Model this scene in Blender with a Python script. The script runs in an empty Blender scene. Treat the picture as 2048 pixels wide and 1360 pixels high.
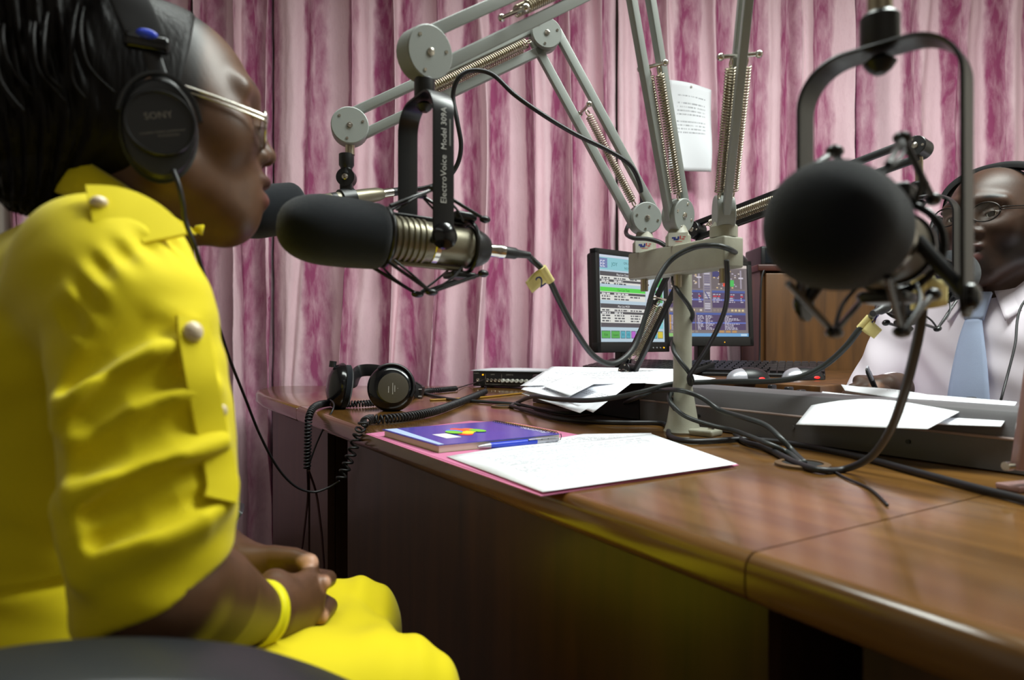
import bpy, bmesh, math, random
import numpy as np
from mathutils import Vector, Matrix, noise

random.seed(7)
SC = bpy.context.scene
COL = SC.collection
# ---------------------------------------------------------------- camera
FPX, CAMZ, HOR = 1340.0, 0.92, 685.0          # focal length in pixels of the 2048 wide frame, eye height, horizon row
cam = bpy.data.cameras.new('camera')
cam.sensor_width = 36.0
cam.lens = 36.0 * FPX / 2048.0
cam.shift_y = (HOR - 680.0) / 2048.0
cam.clip_start = 0.02
cam.dof.use_dof = True
cam.dof.focus_distance = 1.55
cam.dof.aperture_fstop = 4.8
camo = bpy.data.objects.new('camera', cam)
COL.objects.link(camo)
camo.location = (0, 0, CAMZ)
camo.rotation_euler = (math.pi / 2, 0, 0)
SC.camera = camo
# ---------------------------------------------------------------- world, lamps, exposure
wd = bpy.data.worlds.new('world')
SC.world = wd
wd.use_nodes = True
wd.node_tree.nodes['Background'].inputs[0].default_value = (0.85, 0.92, 1.0, 1)
wd.node_tree.nodes['Background'].inputs[1].default_value = 0.09
SC.view_settings.view_transform = 'Standard'
SC.view_settings.look = 'None'
SC.view_settings.gamma = 1.0
SC.view_settings.use_curve_mapping = False
SC.view_settings.exposure = 0.0

def area_light(loc, target, sx, sy, power, color):
    l = bpy.data.lights.new('ceiling_light', 'AREA')
    l.shape = 'RECTANGLE'; l.size = sx; l.size_y = sy; l.energy = power; l.color = color
    o = bpy.data.objects.new('ceiling_light', l); COL.objects.link(o)
    o.location = loc
    o.rotation_euler = (Vector(target) - Vector(loc)).to_track_quat('-Z', 'Y').to_euler()
    return o
LIGHT_A = area_light((1.25, 0.95, 2.66), (1.25, 0.95, 0), 1.3, 0.45, 76, (0.93, 1.0, 0.95))
LIGHT_B = area_light((-0.1, 1.0, 2.66), (-0.1, 1.0, 0), 1.3, 0.45, 30, (0.93, 1.0, 0.95))
LIGHT_C = area_light((0.3, -1.2, 2.66), (0.3, -1.2, 0), 1.3, 0.45, 3, (0.95, 1.0, 0.95))

# ---------------------------------------------------------------- helpers
def V(*a):
    return Vector(a)

def P(px, py, Y):
    """world point seen at photo pixel px,py standing at depth Y"""
    return Vector(((px - 1024.0) / FPX * Y, Y, CAMZ - (py - HOR) / FPX * Y))

def G(px, py, z=0.75):
    """world point on the horizontal plane z below pixel px,py"""
    Y = (CAMZ - z) * FPX / (py - HOR)
    return Vector(((px - 1024.0) / FPX * Y, Y, z))

NV = Vector((0.8530, 0.5220, 0)); DV = Vector((-0.5220, 0.8530, 0))     # across the desk, along the desk
def DS(n, s, z=0.75):
    q = NV * n + DV * s
    return Vector((q.x, q.y, z))

def srgb(r, g, b):
    def c(v):
        v /= 255.0
        return v / 12.92 if v <= 0.04045 else ((v + 0.055) / 1.055) ** 2.4
    return (c(r), c(g), c(b), 1.0)

MATS = {}
def mat(name, col=(0.5, 0.5, 0.5, 1), rough=0.5, metal=0.0, spec=0.5, coat=0.0, bump=None, vary=None, emit=None, trans=0.0, sheen=0.0, sss=0.0):
    m = bpy.data.materials.new(name); m.use_nodes = True
    nt = m.node_tree; b = nt.nodes['Principled BSDF']
    b.inputs['Base Color'].default_value = col
    b.inputs['Roughness'].default_value = rough
    b.inputs['Metallic'].default_value = metal
    b.inputs['Specular IOR Level'].default_value = spec
    b.inputs['Coat Weight'].default_value = coat
    b.inputs['Coat Roughness'].default_value = 0.12
    if sheen:
        b.inputs['Sheen Weight'].default_value = sheen; b.inputs['Sheen Roughness'].default_value = 0.4
    if trans:
        b.inputs['Transmission Weight'].default_value = trans
    if emit:
        b.inputs['Emission Color'].default_value = col; b.inputs['Emission Strength'].default_value = emit
    tc = nt.nodes.new('ShaderNodeTexCoord')
    if vary:                                  # (scale, strength) slow colour variation
        n = nt.nodes.new('ShaderNodeTexNoise'); n.inputs['Scale'].default_value = vary[0]; n.inputs['Detail'].default_value = 5
        nt.links.new(tc.outputs['Object'], n.inputs['Vector'])
        mx = nt.nodes.new('ShaderNodeMix'); mx.data_type = 'RGBA'
        k = vary[1]
        mx.inputs[6].default_value = (col[0] * (1 - k), col[1] * (1 - k), col[2] * (1 - k), 1)
        mx.inputs[7].default_value = (min(1, col[0] * (1 + k)), min(1, col[1] * (1 + k)), min(1, col[2] * (1 + k)), 1)
        nt.links.new(n.outputs['Fac'], mx.inputs[0]); nt.links.new(mx.outputs[2], b.inputs['Base Color'])
    if bump:                                  # (scale, strength)
        n2 = nt.nodes.new('ShaderNodeTexNoise'); n2.inputs['Scale'].default_value = bump[0]; n2.inputs['Detail'].default_value = 4
        nt.links.new(tc.outputs['Object'], n2.inputs['Vector'])
        bp = nt.nodes.new('ShaderNodeBump'); bp.inputs['Strength'].default_value = bump[1]; bp.inputs['Distance'].default_value = 0.002
        nt.links.new(n2.outputs['Fac'], bp.inputs['Height']); nt.links.new(bp.outputs['Normal'], b.inputs['Normal'])
    MATS[name] = m
    return m

def wood_mat(name, dark, light, ang=0.0, rough=0.3, coat=0.3, scale=1.0, axis='X'):
    m = mat(name, dark, rough, coat=coat)
    nt = m.node_tree; b = nt.nodes['Principled BSDF']
    tc = nt.nodes.new('ShaderNodeTexCoord')
    mp = nt.nodes.new('ShaderNodeMapping'); mp.inputs['Rotation'].default_value = (0, 0, ang)
    mp2 = nt.nodes.new('ShaderNodeMapping')
    mp2.inputs['Scale'].default_value = (2.2 * scale, 26 * scale, 26 * scale) if axis == 'X' else (26 * scale, 26 * scale, 2.2 * scale)
    nt.links.new(tc.outputs['Object'], mp.inputs['Vector']); nt.links.new(mp.outputs['Vector'], mp2.inputs['Vector'])
    n1 = nt.nodes.new('ShaderNodeTexNoise'); n1.inputs['Scale'].default_value = 1.0; n1.inputs['Detail'].default_value = 8; n1.inputs['Distortion'].default_value = 0.6
    nt.links.new(mp2.outputs['Vector'], n1.inputs['Vector'])
    cr = nt.nodes.new('ShaderNodeValToRGB')
    cr.color_ramp.elements[0].position = 0.3; cr.color_ramp.elements[0].color = dark
    cr.color_ramp.elements[1].position = 0.72; cr.color_ramp.elements[1].color = light
    nt.links.new(n1.outputs['Fac'], cr.inputs['Fac']); nt.links.new(cr.outputs['Color'], b.inputs['Base Color'])
    return m

class MB:
    """collects geometry in world space and links it as one mesh object"""
    def __init__(s):
        s.v = []; s.f = []; s.uv = {}; s.col = {}
    def add(s, vs, fs):
        o = len(s.v); s.v.extend(Vector(a) for a in vs); s.f.extend(tuple(i + o for i in f) for f in fs)
    def box(s, c, size, ax=None, bev=0.0):
        ex, ey, ez = ax or (V(1, 0, 0), V(0, 1, 0), V(0, 0, 1))
        hx, hy, hz = size[0] / 2, size[1] / 2, size[2] / 2
        c = Vector(c); b = min(bev, hx * .99, hy * .99, hz * .99)
        if b <= 0:
            vs = [c + ex * (i * hx) + ey * (j * hy) + ez * (k * hz) for k in (-1, 1) for j in (-1, 1) for i in (-1, 1)]
            s.add(vs, [(0, 2, 3, 1), (4, 5, 7, 6), (0, 1, 5, 4), (2, 6, 7, 3), (0, 4, 6, 2), (1, 3, 7, 5)])
            return
        bm = bmesh.new(); bmesh.ops.create_cube(bm, size=1.0)
        for v in bm.verts:
            v.co = Vector((v.co.x * 2 * hx, v.co.y * 2 * hy, v.co.z * 2 * hz))
        bmesh.ops.bevel(bm, geom=list(bm.edges), offset=b, segments=3, affect='EDGES', profile=0.5)
        s.add_bm(bm, lambda q: c + ex * q.x + ey * q.y + ez * q.z); bm.free()
    def add_bm(s, bm, fn=lambda q: q):
        bm.verts.index_update()
        s.add([fn(v.co.copy()) for v in bm.verts], [[v.index for v in f.verts] for f in bm.faces])
    def cyl(s, p0, p1, r0, r1=None, n=20, caps=True):
        p0 = Vector(p0); p1 = Vector(p1); r1 = r0 if r1 is None else r1
        s.lathe(p0, p1 - p0, [(0, r0), ((p1 - p0).length, r1)], n, caps)
    def lathe(s, p0, d, prof, n=24, caps=True, closed=False):
        p0 = Vector(p0); d = Vector(d).normalized()
        a = d.orthogonal().normalized(); b = d.cross(a)
        vs = []; fs = []
        for (t, r) in prof:
            for i in range(n):
                th = 2 * math.pi * i / n
                vs.append(p0 + d * t + (a * math.cos(th) + b * math.sin(th)) * r)
        for k in range(len(prof) - 1):
            for i in range(n):
                j = (i + 1) % n
                fs.append((k * n + i, k * n + j, (k + 1) * n + j, (k + 1) * n + i))
        if closed:
            k = len(prof) - 1
            for i in range(n):
                j = (i + 1) % n
                fs.append((k * n + i, k * n + j, j, i))
        elif caps:
            fs.append(tuple(range(n - 1, -1, -1))); fs.append(tuple((len(prof) - 1) * n + i for i in range(n)))
        s.add(vs, fs)
    def ball(s, c, r, ax=None, nu=20, nv=12):
        ex, ey, ez = ax or (V(1, 0, 0), V(0, 1, 0), V(0, 0, 1))
        if not hasattr(r, '__len__'): r = (r, r, r)
        c = Vector(c); vs = []; fs = []
        for j in range(1, nv):
            ph = math.pi * j / nv
            for i in range(nu):
                th = 2 * math.pi * i / nu
                vs.append(c + ex * (r[0] * math.sin(ph) * math.cos(th)) + ey * (r[1] * math.sin(ph) * math.sin(th)) + ez * (r[2] * math.cos(ph)))
        T = len(vs); vs += [c + ez * r[2], c - ez * r[2]]
        for j in range(nv - 2):
            for i in range(nu):
                k = (i + 1) % nu
                fs.append((j * nu + i, (j + 1) * nu + i, (j + 1) * nu + k, j * nu + k))
        for i in range(nu):
            k = (i + 1) % nu
            fs.append((T, i, k)); fs.append((T + 1, (nv - 2) * nu + k, (nv - 2) * nu + i))
        s.add(vs, fs)
    def tube(s, pts, r, n=10, caps=True, flat=None, up=None):
        """sweep a circle (or an ellipse flat=(ra,rb)) along pts; r may be a list"""
        pts = [Vector(p) for p in pts]; m = len(pts)
        rs = r if hasattr(r, '__len__') else [r] * m
        T = []
        for i in range(m):
            t = pts[min(i + 1, m - 1)] - pts[max(i - 1, 0)]
            T.append(t.normalized() if t.length > 1e-9 else V(0, 0, 1))
        a = Vector(up) if up is not None else T[0].orthogonal()
        a = (a - T[0] * a.dot(T[0])).normalized(); vs = []; fs = []
        for i in range(m):
            a = a - T[i] * a.dot(T[i])
            if a.length < 1e-6: a = T[i].orthogonal()
            a.normalize(); b = T[i].cross(a)
            for k in range(n):
                th = 2 * math.pi * k / n
                if flat:
                    c, d = math.cos(th), math.sin(th)
                    e = 0.35
                    vs.append(pts[i] + a * (math.copysign(abs(c) ** e, c) * flat[0]) + b * (math.copysign(abs(d) ** e, d) * flat[1]))
                else:
                    vs.append(pts[i] + (a * math.cos(th) + b * math.sin(th)) * rs[i])
        for i in range(m - 1):
            for k in range(n):
                j = (k + 1) % n
                fs.append((i * n + k, i * n + j, (i + 1) * n + j, (i + 1) * n + k))
        if caps:
            fs.append(tuple(range(n - 1, -1, -1))); fs.append(tuple((m - 1) * n + k for k in range(n)))
        s.add(vs, fs)
    def prism(s, poly, z0, z1, bev=0.0):
        """vertical prism over an xy polygon; bev rounds the top and bottom edge"""
        n = len(poly); rings = []
        def inset(d):
            out = []
            for i in range(n):
                p = Vector(poly[i][:2]); a = Vector(poly[i - 1][:2]); b = Vector(poly[(i + 1) % n][:2])
                e1 = (p - a).normalized(); e2 = (b - p).normalized()
                n1 = Vector((-e1.y, e1.x)); n2 = Vector((-e2.y, e2.x))
                bis = n1 + n2
                k = 2.0 / max(0.3, bis.length_squared)
                out.append(p + bis * (d * k))
            return out
        if bev > 0:
            for q in range(5):
                th = math.pi / 2 * q / 4
                rings.append((bev * (1 - math.sin(th)), z0 + bev * (1 - math.cos(th))))
            for q in range(5):
                th = math.pi / 2 * q / 4
                rings.append((bev * (1 - math.cos(th)), z1 - bev * (1 - math.sin(th))))
        else:
            rings = [(0, z0), (0, z1)]
        vs = []; fs = []
        for d, z in rings:
            vs += [V(q.x, q.y, z) for q in (inset(d) if d else [Vector(p[:2]) for p in poly])]
        for k in range(len(rings) - 1):
            for i in range(n):
                j = (i + 1) % n
                fs.append((k * n + i, k * n + j, (k + 1) * n + j, (k + 1) * n + i))
        fs.append(tuple(range(n - 1, -1, -1))); fs.append(tuple((len(rings) - 1) * n + i for i in range(n)))
        s.add(vs, fs)
    def grid(s, fn, nu, nv, uvfn=None):
        o = len(s.v)
        for j in range(nv + 1):
            for i in range(nu + 1):
                s.v.append(Vector(fn(i / nu, j / nv)))
                s.uv[o + j * (nu + 1) + i] = uvfn(i / nu, j / nv) if uvfn else (i / nu, j / nv)
        for j in range(nv):
            for i in range(nu):
                a = o + j * (nu + 1) + i
                s.f.append((a, a + 1, a + nu + 2, a + nu + 1))
    def build(s, name, m, parent=None, smooth=True, angle=35, solid=0.0, kind=None, label=None, bevel=0.0, sub=0):
        me = bpy.data.meshes.new(name)
        o = bpy.data.objects.new(name, me)
        if parent is None:
            mn = Vector((min(v.x for v in s.v) + max(v.x for v in s.v), min(v.y for v in s.v) + max(v.y for v in s.v), 2 * min(v.z for v in s.v))) / 2
            o.location = mn; org = mn; ORG[o.name] = mn
        else:
            org = ORG[parent.name]; o.parent = parent; ORG[o.name] = org
        me.from_pydata([(v - org)[:] for v in s.v], [], s.f)
        if s.uv:
            uvl = me.uv_layers.new(name='UVMap')
            for lp in me.loops:
                uvl.data[lp.index].uv = s.uv.get(lp.vertex_index, (0, 0))
        if s.col:
            ca = me.color_attributes.new('Col', 'FLOAT_COLOR', 'POINT')
            for i in range(len(s.v)):
                ca.data[i].color = s.col.get(i, (1, 1, 1, 1))
        if not s.uv and not s.col:
            bm = bmesh.new(); bm.from_mesh(me); bmesh.ops.recalc_face_normals(bm, faces=bm.faces); bm.to_mesh(me); bm.free()
        finish(o, me, m, smooth, angle, solid, kind, label, bevel, sub)
        return o

ORG = {}
def finish(o, me, m, smooth=True, angle=35, solid=0.0, kind=None, label=None, bevel=0.0, sub=0):
    COL.objects.link(o)
    me.materials.append(m)
    if smooth:
        me.shade_smooth()
        if angle < 180: me.set_sharp_from_angle(angle=math.radians(angle))
    if bevel:
        md = o.modifiers.new('bevel', 'BEVEL'); md.width = bevel; md.segments = 2; md.limit_method = 'ANGLE'; md.angle_limit = math.radians(40)
    if solid:
        md = o.modifiers.new('thickness', 'SOLIDIFY'); md.thickness = solid; md.offset = 0
    if sub:
        md = o.modifiers.new('smooth', 'SUBSURF'); md.levels = sub; md.render_levels = sub
    if kind: o['kind'] = kind
    if label: o['label'] = label

def thing(name, label, cat, loc, group=None):
    o = bpy.data.objects.new(name, None); COL.objects.link(o)
    o.empty_display_size = 0.05
    o.location = loc; ORG[o.name] = Vector(loc)
    tag(o, label, cat, group)
    return o

def tag(o, label, cat, group=None):
    o['label'] = label; o['category'] = cat
    if group: o['group'] = group
    return o

def struct(o):
    o['kind'] = 'structure'; return o

def spline(pts, k=8, closed=False):
    """Catmull-Rom through pts"""
    pts = [Vector(p) for p in pts]; out = []; n = len(pts)
    rng = range(n) if closed else range(n - 1)
    for i in rng:
        p0 = pts[(i - 1) % n] if closed else pts[max(i - 1, 0)]
        p1 = pts[i]; p2 = pts[(i + 1) % n]
        p3 = pts[(i + 2) % n] if closed else pts[min(i + 2, n - 1)]
        for q in range(k):
            t = q / k
            out.append(0.5 * ((2 * p1) + (p2 - p0) * t + (2 * p0 - 5 * p1 + 4 * p2 - p3) * t * t + (3 * p1 - p0 - 3 * p2 + p3) * t * t * t))
    if not closed: out.append(pts[-1])
    return out

def resample(pts, step):
    pts = [Vector(p) for p in pts]; out = [pts[0].copy()]; acc = 0.0
    for a, b in zip(pts[:-1], pts[1:]):
        L = (b - a).length
        if L < 1e-9: continue
        t = step - acc
        while t <= L:
            out.append(a + (b - a) * (t / L)); t += step
        acc = L - (t - step)
    return out

def coil(pts, R, turns, k=10, taper=0.0):
    """helix of radius R wound round the path pts"""
    tot = sum((Vector(b) - Vector(a)).length for a, b in zip(pts[:-1], pts[1:]))
    path = resample(pts, tot / (turns * k)); out = []
    a = None
    for i, p in enumerate(path):
        t = (path[min(i + 1, len(path) - 1)] - path[max(i - 1, 0)]).normalized()
        if a is None: a = t.orthogonal()
        a = (a - t * a.dot(t)).normalized(); b = t.cross(a)
        th = 2 * math.pi * i / k
        r = R(i / len(path)) if callable(R) else R
        out.append(p + (a * math.cos(th) + b * math.sin(th)) * r)
    return out

# ---------------------------------------------------------------- lettering
TXT = {}
def text_geo(strings):
    obs = []
    for t in strings:
        cu = bpy.data.curves.new('t', 'FONT'); cu.body = t; cu.size = 1.0; cu.resolution_u = 2
        ob = bpy.data.objects.new('t', cu); COL.objects.link(ob); obs.append((t, ob, cu))
    dg = bpy.context.evaluated_depsgraph_get(); dg.update()
    for t, ob, cu in obs:
        me = bpy.data.meshes.new_from_object(ob.evaluated_get(dg))
        TXT[t] = ([v.co.copy() for v in me.vertices], [tuple(p.vertices) for p in me.polygons])
        bpy.data.objects.remove(ob); bpy.data.curves.remove(cu); bpy.data.meshes.remove(me)

class Print(MB):
    """flat print on a surface: coloured rectangles and letters, all in one mesh"""
    def __init__(s, o, ux, uy, lift=0.0002):
        super().__init__(); s.o = Vector(o); s.ux = Vector(ux); s.uy = Vector(uy); s.n = s.ux.cross(s.uy).normalized(); s.l = lift; s.k = 0
    def pt(s, x, y, lay): return s.o + s.ux * x + s.uy * y + s.n * (s.l * (lay + 1))
    def poly(s, pts, col, lay=0):
        o = len(s.v); s.v += [s.pt(x, y, lay) for x, y in pts]; s.f.append(tuple(range(o, o + len(pts))))
        for i in range(o, len(s.v)): s.col[i] = col
    def rect(s, x0, y0, x1, y1, col, lay=0):
        s.poly([(x0, y0), (x1, y0), (x1, y1), (x0, y1)], col, lay)
    def text(s, t, x, y, size, col, lay=1, align='l', squash=1.0):
        vs, fs = TXT[t]
        w = max(v.x for v in vs) if vs else 0
        dx = {'l': 0, 'c': -w / 2, 'r': -w}[align]
        o = len(s.v)
        s.v += [s.pt(x + (v.x + dx) * size * squash, y + v.y * size, lay) for v in vs]
        s.f += [tuple(i + o for i in f) for f in fs]
        for i in range(o, len(s.v)): s.col[i] = col
    def words(s, x0, x1, y, h, col, lay=1, rnd=random, fill=1.0):
        x = x0
        while x < x0 + (x1 - x0) * fill:
            w = rnd.uniform(1.2, 4.5) * h
            s.rect(x, y, min(x1, x + w), y + h, col, lay); x += w + h * 0.9

def print_mat(name, emit=0.0, rough=0.6):
    m = mat(name, (1, 1, 1, 1), rough)
    nt = m.node_tree; b = nt.nodes['Principled BSDF']
    a = nt.nodes.new('ShaderNodeAttribute'); a.attribute_name = 'Col'
    nt.links.new(a.outputs['Color'], b.inputs['Base Color'])
    if emit:
        b.inputs['Base Color'].default_value = (0, 0, 0, 1)
        for l in list(b.inputs['Base Color'].links): nt.links.remove(l)
        nt.links.new(a.outputs['Color'], b.inputs['Emission Color']); b.inputs['Emission Strength'].default_value = emit
    return m

# ---------------------------------------------------------------- implicit surfaces for bodies and cloth
def f3(a): return np.array(a, np.float32)
def cap(a, b, ra, rb=None):
    a = f3(a); b = f3(b); rb = ra if rb is None else rb
    ab = b - a; L2 = float(ab @ ab)
    def f(p):
        q = p - a; h = np.clip(q @ ab / L2, 0, 1)
        q = q - h[:, None] * ab
        return np.sqrt(np.einsum('ij,ij->i', q, q)) - (ra + h * (rb - ra))
    return f
def ell(c, r, R=None):
    c = f3(c); r = f3(r); R = None if R is None else f3(R)
    def f(p):
        q = p - c
        if R is not None: q = q @ R.T
        u = q / r; k0 = np.sqrt(np.einsum('ij,ij->i', u, u)); w = u / r
        k1 = np.sqrt(np.einsum('ij,ij->i', w, w)) + 1e-9
        return k0 * (k0 - 1.0) / k1
    return f
def chain(pts, rs):
    fs = [cap(pts[i], pts[i + 1], rs[i], rs[i + 1]) for i in range(len(pts) - 1)]
    def f(p):
        d = fs[0](p)
        for g in fs[1:]: d = np.minimum(d, g(p))
        return d
    return f
def half(pt, nrm):
    pt = f3(pt); nrm = f3(nrm) / np.linalg.norm(nrm)
    return lambda p: (p - pt) @ nrm
def rotm(ax, ang):
    return np.array(Matrix.Rotation(ang, 3, ax), np.float32)
class Field:
    def __init__(s): s.ops = []
    def u(s, f, k=0.0): s.ops.append(('u', f, k)); return s
    def sub(s, f, k=0.0): s.ops.append(('s', f, k)); return s
    def keep(s, f, k=0.0): s.ops.append(('i', f, k)); return s
    def add(s, f): s.ops.append(('a', f, 0)); return s
    def __call__(s, p):
        d = None
        for op, f, k in s.ops:
            g = f(p)
            if d is None: d = g; continue
            if op == 'a': d = d + g; continue
            if op == 's': g = -g
            if op == 'u':
                if k > 0:
                    h = np.maximum(k - np.abs(d - g), 0) / k
                    d = np.minimum(d, g) - h * h * (k * 0.25)
                else: d = np.minimum(d, g)
            else:
                if k > 0:
                    h = np.maximum(k - np.abs(d - g), 0) / k
                    d = np.maximum(d, g) + h * h * (k * 0.25)
                else: d = np.maximum(d, g)
        return d

def isosurface(f, lo, hi, h, polish=2):
    """surface nets over a sparse grid; returns verts (N,3) and quads (M,4)"""
    lo = f3(lo); hi = f3(hi); B = 8
    nb = np.ceil((hi - lo) / (h * B)).astype(int)
    ii = np.stack(np.meshgrid(*[np.arange(n) for n in nb], indexing='ij'), -1).reshape(-1, 3)
    cen = lo + (ii * B + B / 2) * h
    dc = f(cen.astype(np.float32))
    vol = np.ones(tuple(nb * B), np.float32)
    vb = vol.reshape(nb[0], B, nb[1], B, nb[2], B)
    sg = np.where(dc < 0, -1.0, 1.0).astype(np.float32).reshape(tuple(nb))
    vb[:] = sg[:, None, :, None, :, None]
    act = ii[np.abs(dc) < B * h * 1.25]
    off = np.stack(np.meshgrid(*[np.arange(B)] * 3, indexing='ij'), -1).reshape(-1, 3)
    CH = 1200
    for k in range(0, len(act), CH):
        a = act[k:k + CH]
        idx = (a[:, None, :] * B + off[None]).reshape(-1, 3)
        vol[idx[:, 0], idx[:, 1], idx[:, 2]] = f((lo + idx * h).astype(np.float32))
    ins = vol < 0
    n = np.array(vol.shape)
    cnt = np.zeros(tuple(n - 1), np.int8)
    for dx in (0, 1):
        for dy in (0, 1):
            for dz in (0, 1):
                cnt += ins[dx:n[0] - 1 + dx, dy:n[1] - 1 + dy, dz:n[2] - 1 + dz]
    cells = np.argwhere((cnt > 0) & (cnt < 8))
    cid = np.ravel_multi_index(cells.T, tuple(n - 1))
    acc = np.zeros((len(cells), 3), np.float32); num = np.zeros(len(cells), np.float32)
    for ax in range(3):
        o1, o2 = [q for q in range(3) if q != ax]
        for u in (0, 1):
            for w in (0, 1):
                a = cells.copy(); a[:, o1] += u; a[:, o2] += w
                b = a.copy(); b[:, ax] += 1
                va = vol[a[:, 0], a[:, 1], a[:, 2]]; vb2 = vol[b[:, 0], b[:, 1], b[:, 2]]
                m = (va < 0) != (vb2 < 0)
                t = np.where(m, va / np.where(m, va - vb2, 1), 0)
                pnt = a.astype(np.float32); pnt[:, ax] += t
                acc[m] += pnt[m]; num[m] += 1
    verts = lo + acc / num[:, None] * h
    quads = []
    for ax in range(3):
        o1, o2 = (ax + 1) % 3, (ax + 2) % 3
        sl = [slice(1, -1)] * 3; sl[ax] = slice(0, n[ax] - 1)
        sl2 = list(sl); sl2[ax] = slice(1, n[ax])
        A = ins[tuple(sl)]; Bq = ins[tuple(sl2)]
        e = np.argwhere(A != Bq)
        fl = A[e[:, 0], e[:, 1], e[:, 2]]
        for q in range(3):
            if q != ax: e[:, q] += 1
        q4 = []
        for (u, w) in ((-1, -1), (0, -1), (0, 0), (-1, 0)):
            c = e.copy(); c[:, o1] += u; c[:, o2] += w
            q4.append(np.searchsorted(cid, np.ravel_multi_index(c.T, tuple(n - 1))))
        q4 = np.stack(q4, 1)
        q4[~fl] = q4[~fl][:, ::-1]
        quads.append(q4)
    quads = np.concatenate(quads)
    v = verts.astype(np.float32)
    for _ in range(polish):
        d = f(v); e = h * 0.5
        g = np.stack([f(v + f3([e, 0, 0])) - d, f(v + f3([0, e, 0])) - d, f(v + f3([0, 0, e])) - d], 1) / e
        g2 = np.maximum(np.einsum('ij,ij->i', g, g), 0.25)
        st = np.clip(d / g2, -h, h)
        v = v - g * st[:, None]
    return v, quads

def iso_object(name, f, lo, hi, h, m, parent, xf, colf=None, label=None, angle=180, relax=0):
    """isosurface in a local frame, mapped to the world by the 4x4 xf"""
    v, q = isosurface(f, lo, hi, h)
    R = np.array(xf, np.float32)
    w = v @ R[:3, :3].T + R[:3, 3]
    me = bpy.data.meshes.new(name); o = bpy.data.objects.new(name, me)
    if parent is None:
        org = Vector(((w[:, 0].min() + w[:, 0].max()) / 2, (w[:, 1].min() + w[:, 1].max()) / 2, w[:, 2].min())); o.location = org
    else:
        org = ORG[parent.name]; o.parent = parent
    ORG[o.name] = org
    w = w - f3(org[:])
    nv, nf = len(w), len(q)
    me.vertices.add(nv); me.vertices.foreach_set('co', w.astype(np.float32).ravel())
    me.loops.add(nf * 4); me.loops.foreach_set('vertex_index', q.astype(np.int32).ravel())
    me.polygons.add(nf); me.polygons.foreach_set('loop_start', np.arange(0, nf * 4, 4, dtype=np.int32))
    me.update(); me.validate()
    if colf is not None:
        c = colf(v).astype(np.float32)
        ca = me.color_attributes.new('Col', 'FLOAT_COLOR', 'POINT')
        ca.data.foreach_set('color', np.concatenate([c, np.ones((len(c), 1), np.float32)], 1).ravel())
    finish(o, me, m, True, angle, label=label)
    return o
# ---------------------------------------------------------------- materials
DESKANG = -math.atan2(0.853, -0.522)
M_DESK = wood_mat('varnished_wood', srgb(78, 52, 22), srgb(126, 88, 42), DESKANG, 0.22, 0.6)
M_PANEL = wood_mat('panel_wood', srgb(44, 25, 14), srgb(72, 43, 24), 0, 0.42, 0.1, axis='Z')
M_CAB = wood_mat('cabinet_wood', srgb(66, 40, 14), srgb(100, 64, 26), 0, 0.4, 0.1, 0.9, axis='Z')
M_BLACK = mat('black_plastic', srgb(22, 22, 24), 0.38, bump=(900, 0.05))
M_BLACKM = mat('black_metal', srgb(18, 18, 20), 0.33)
M_GLOSS = mat('gloss_black', srgb(12, 12, 14), 0.16)
M_FOAM = mat('foam', srgb(24, 27, 32), 0.95, spec=0.15, bump=(1500, 0.6), sheen=0.25)
M_GREY = mat('grey_paint', srgb(138, 142, 138), 0.42, bump=(700, 0.06))
M_POLE = mat('stand_paint', srgb(150, 148, 132), 0.5, vary=(40, 0.12), bump=(250, 0.12))
M_CHROME = mat('chrome', srgb(205, 200, 190), 0.2, metal=1.0)
M_NICKEL = mat('nickel', srgb(178, 168, 148), 0.28, metal=1.0)
M_FAWN = mat('fawn_metal', srgb(128, 122, 104), 0.38, metal=0.6)
M_CABLE = mat('cable_rubber', srgb(26, 26, 29), 0.45)
M_CABLE2 = mat('cable_rubber_grey', srgb(40, 44, 44), 0.42)
M_REDWIRE = mat('dark_red_wire', srgb(46, 14, 16), 0.5)
M_CONS = mat('console_grey', srgb(90, 88, 90), 0.5, bump=(600, 0.08), vary=(3, 0.06))
M_CONSD = mat('console_dark', srgb(30, 30, 32), 0.5)
M_TRIM = mat('console_trim', srgb(150, 132, 126), 0.4)
M_WHITE = mat('white_plastic', srgb(205, 205, 195), 0.4)
M_PINK = mat('pink_card', srgb(208, 122, 160), 0.7)
M_TAPE = mat('masking_tape', srgb(222, 208, 140), 0.6)
M_RED = mat('red_light', srgb(255, 30, 30), 0.4, emit=1.6)
M_LED = mat('amber_light', srgb(255, 180, 20), 0.4, emit=1.2)
M_PRINT = print_mat('flat_print')
M_SCREEN = print_mat('screen_light', emit=0.8)
M_WALL = mat('wall_paint', srgb(190, 182, 170), 0.85)
M_FLOOR = mat('floor_carpet', srgb(70, 52, 46), 0.95, bump=(300, 0.4))
M_BLUE = mat('blue_plastic', srgb(40, 66, 196), 0.25)
M_SILVER = mat('silver_plastic', srgb(176, 176, 184), 0.3, metal=0.5)
M_ACRYL = mat('tinted_acrylic', srgb(186, 150, 146), 0.12, trans=0.35)
M_CHAIR = mat('chair_leather', srgb(34, 37, 40), 0.4, bump=(350, 0.12))

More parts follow.
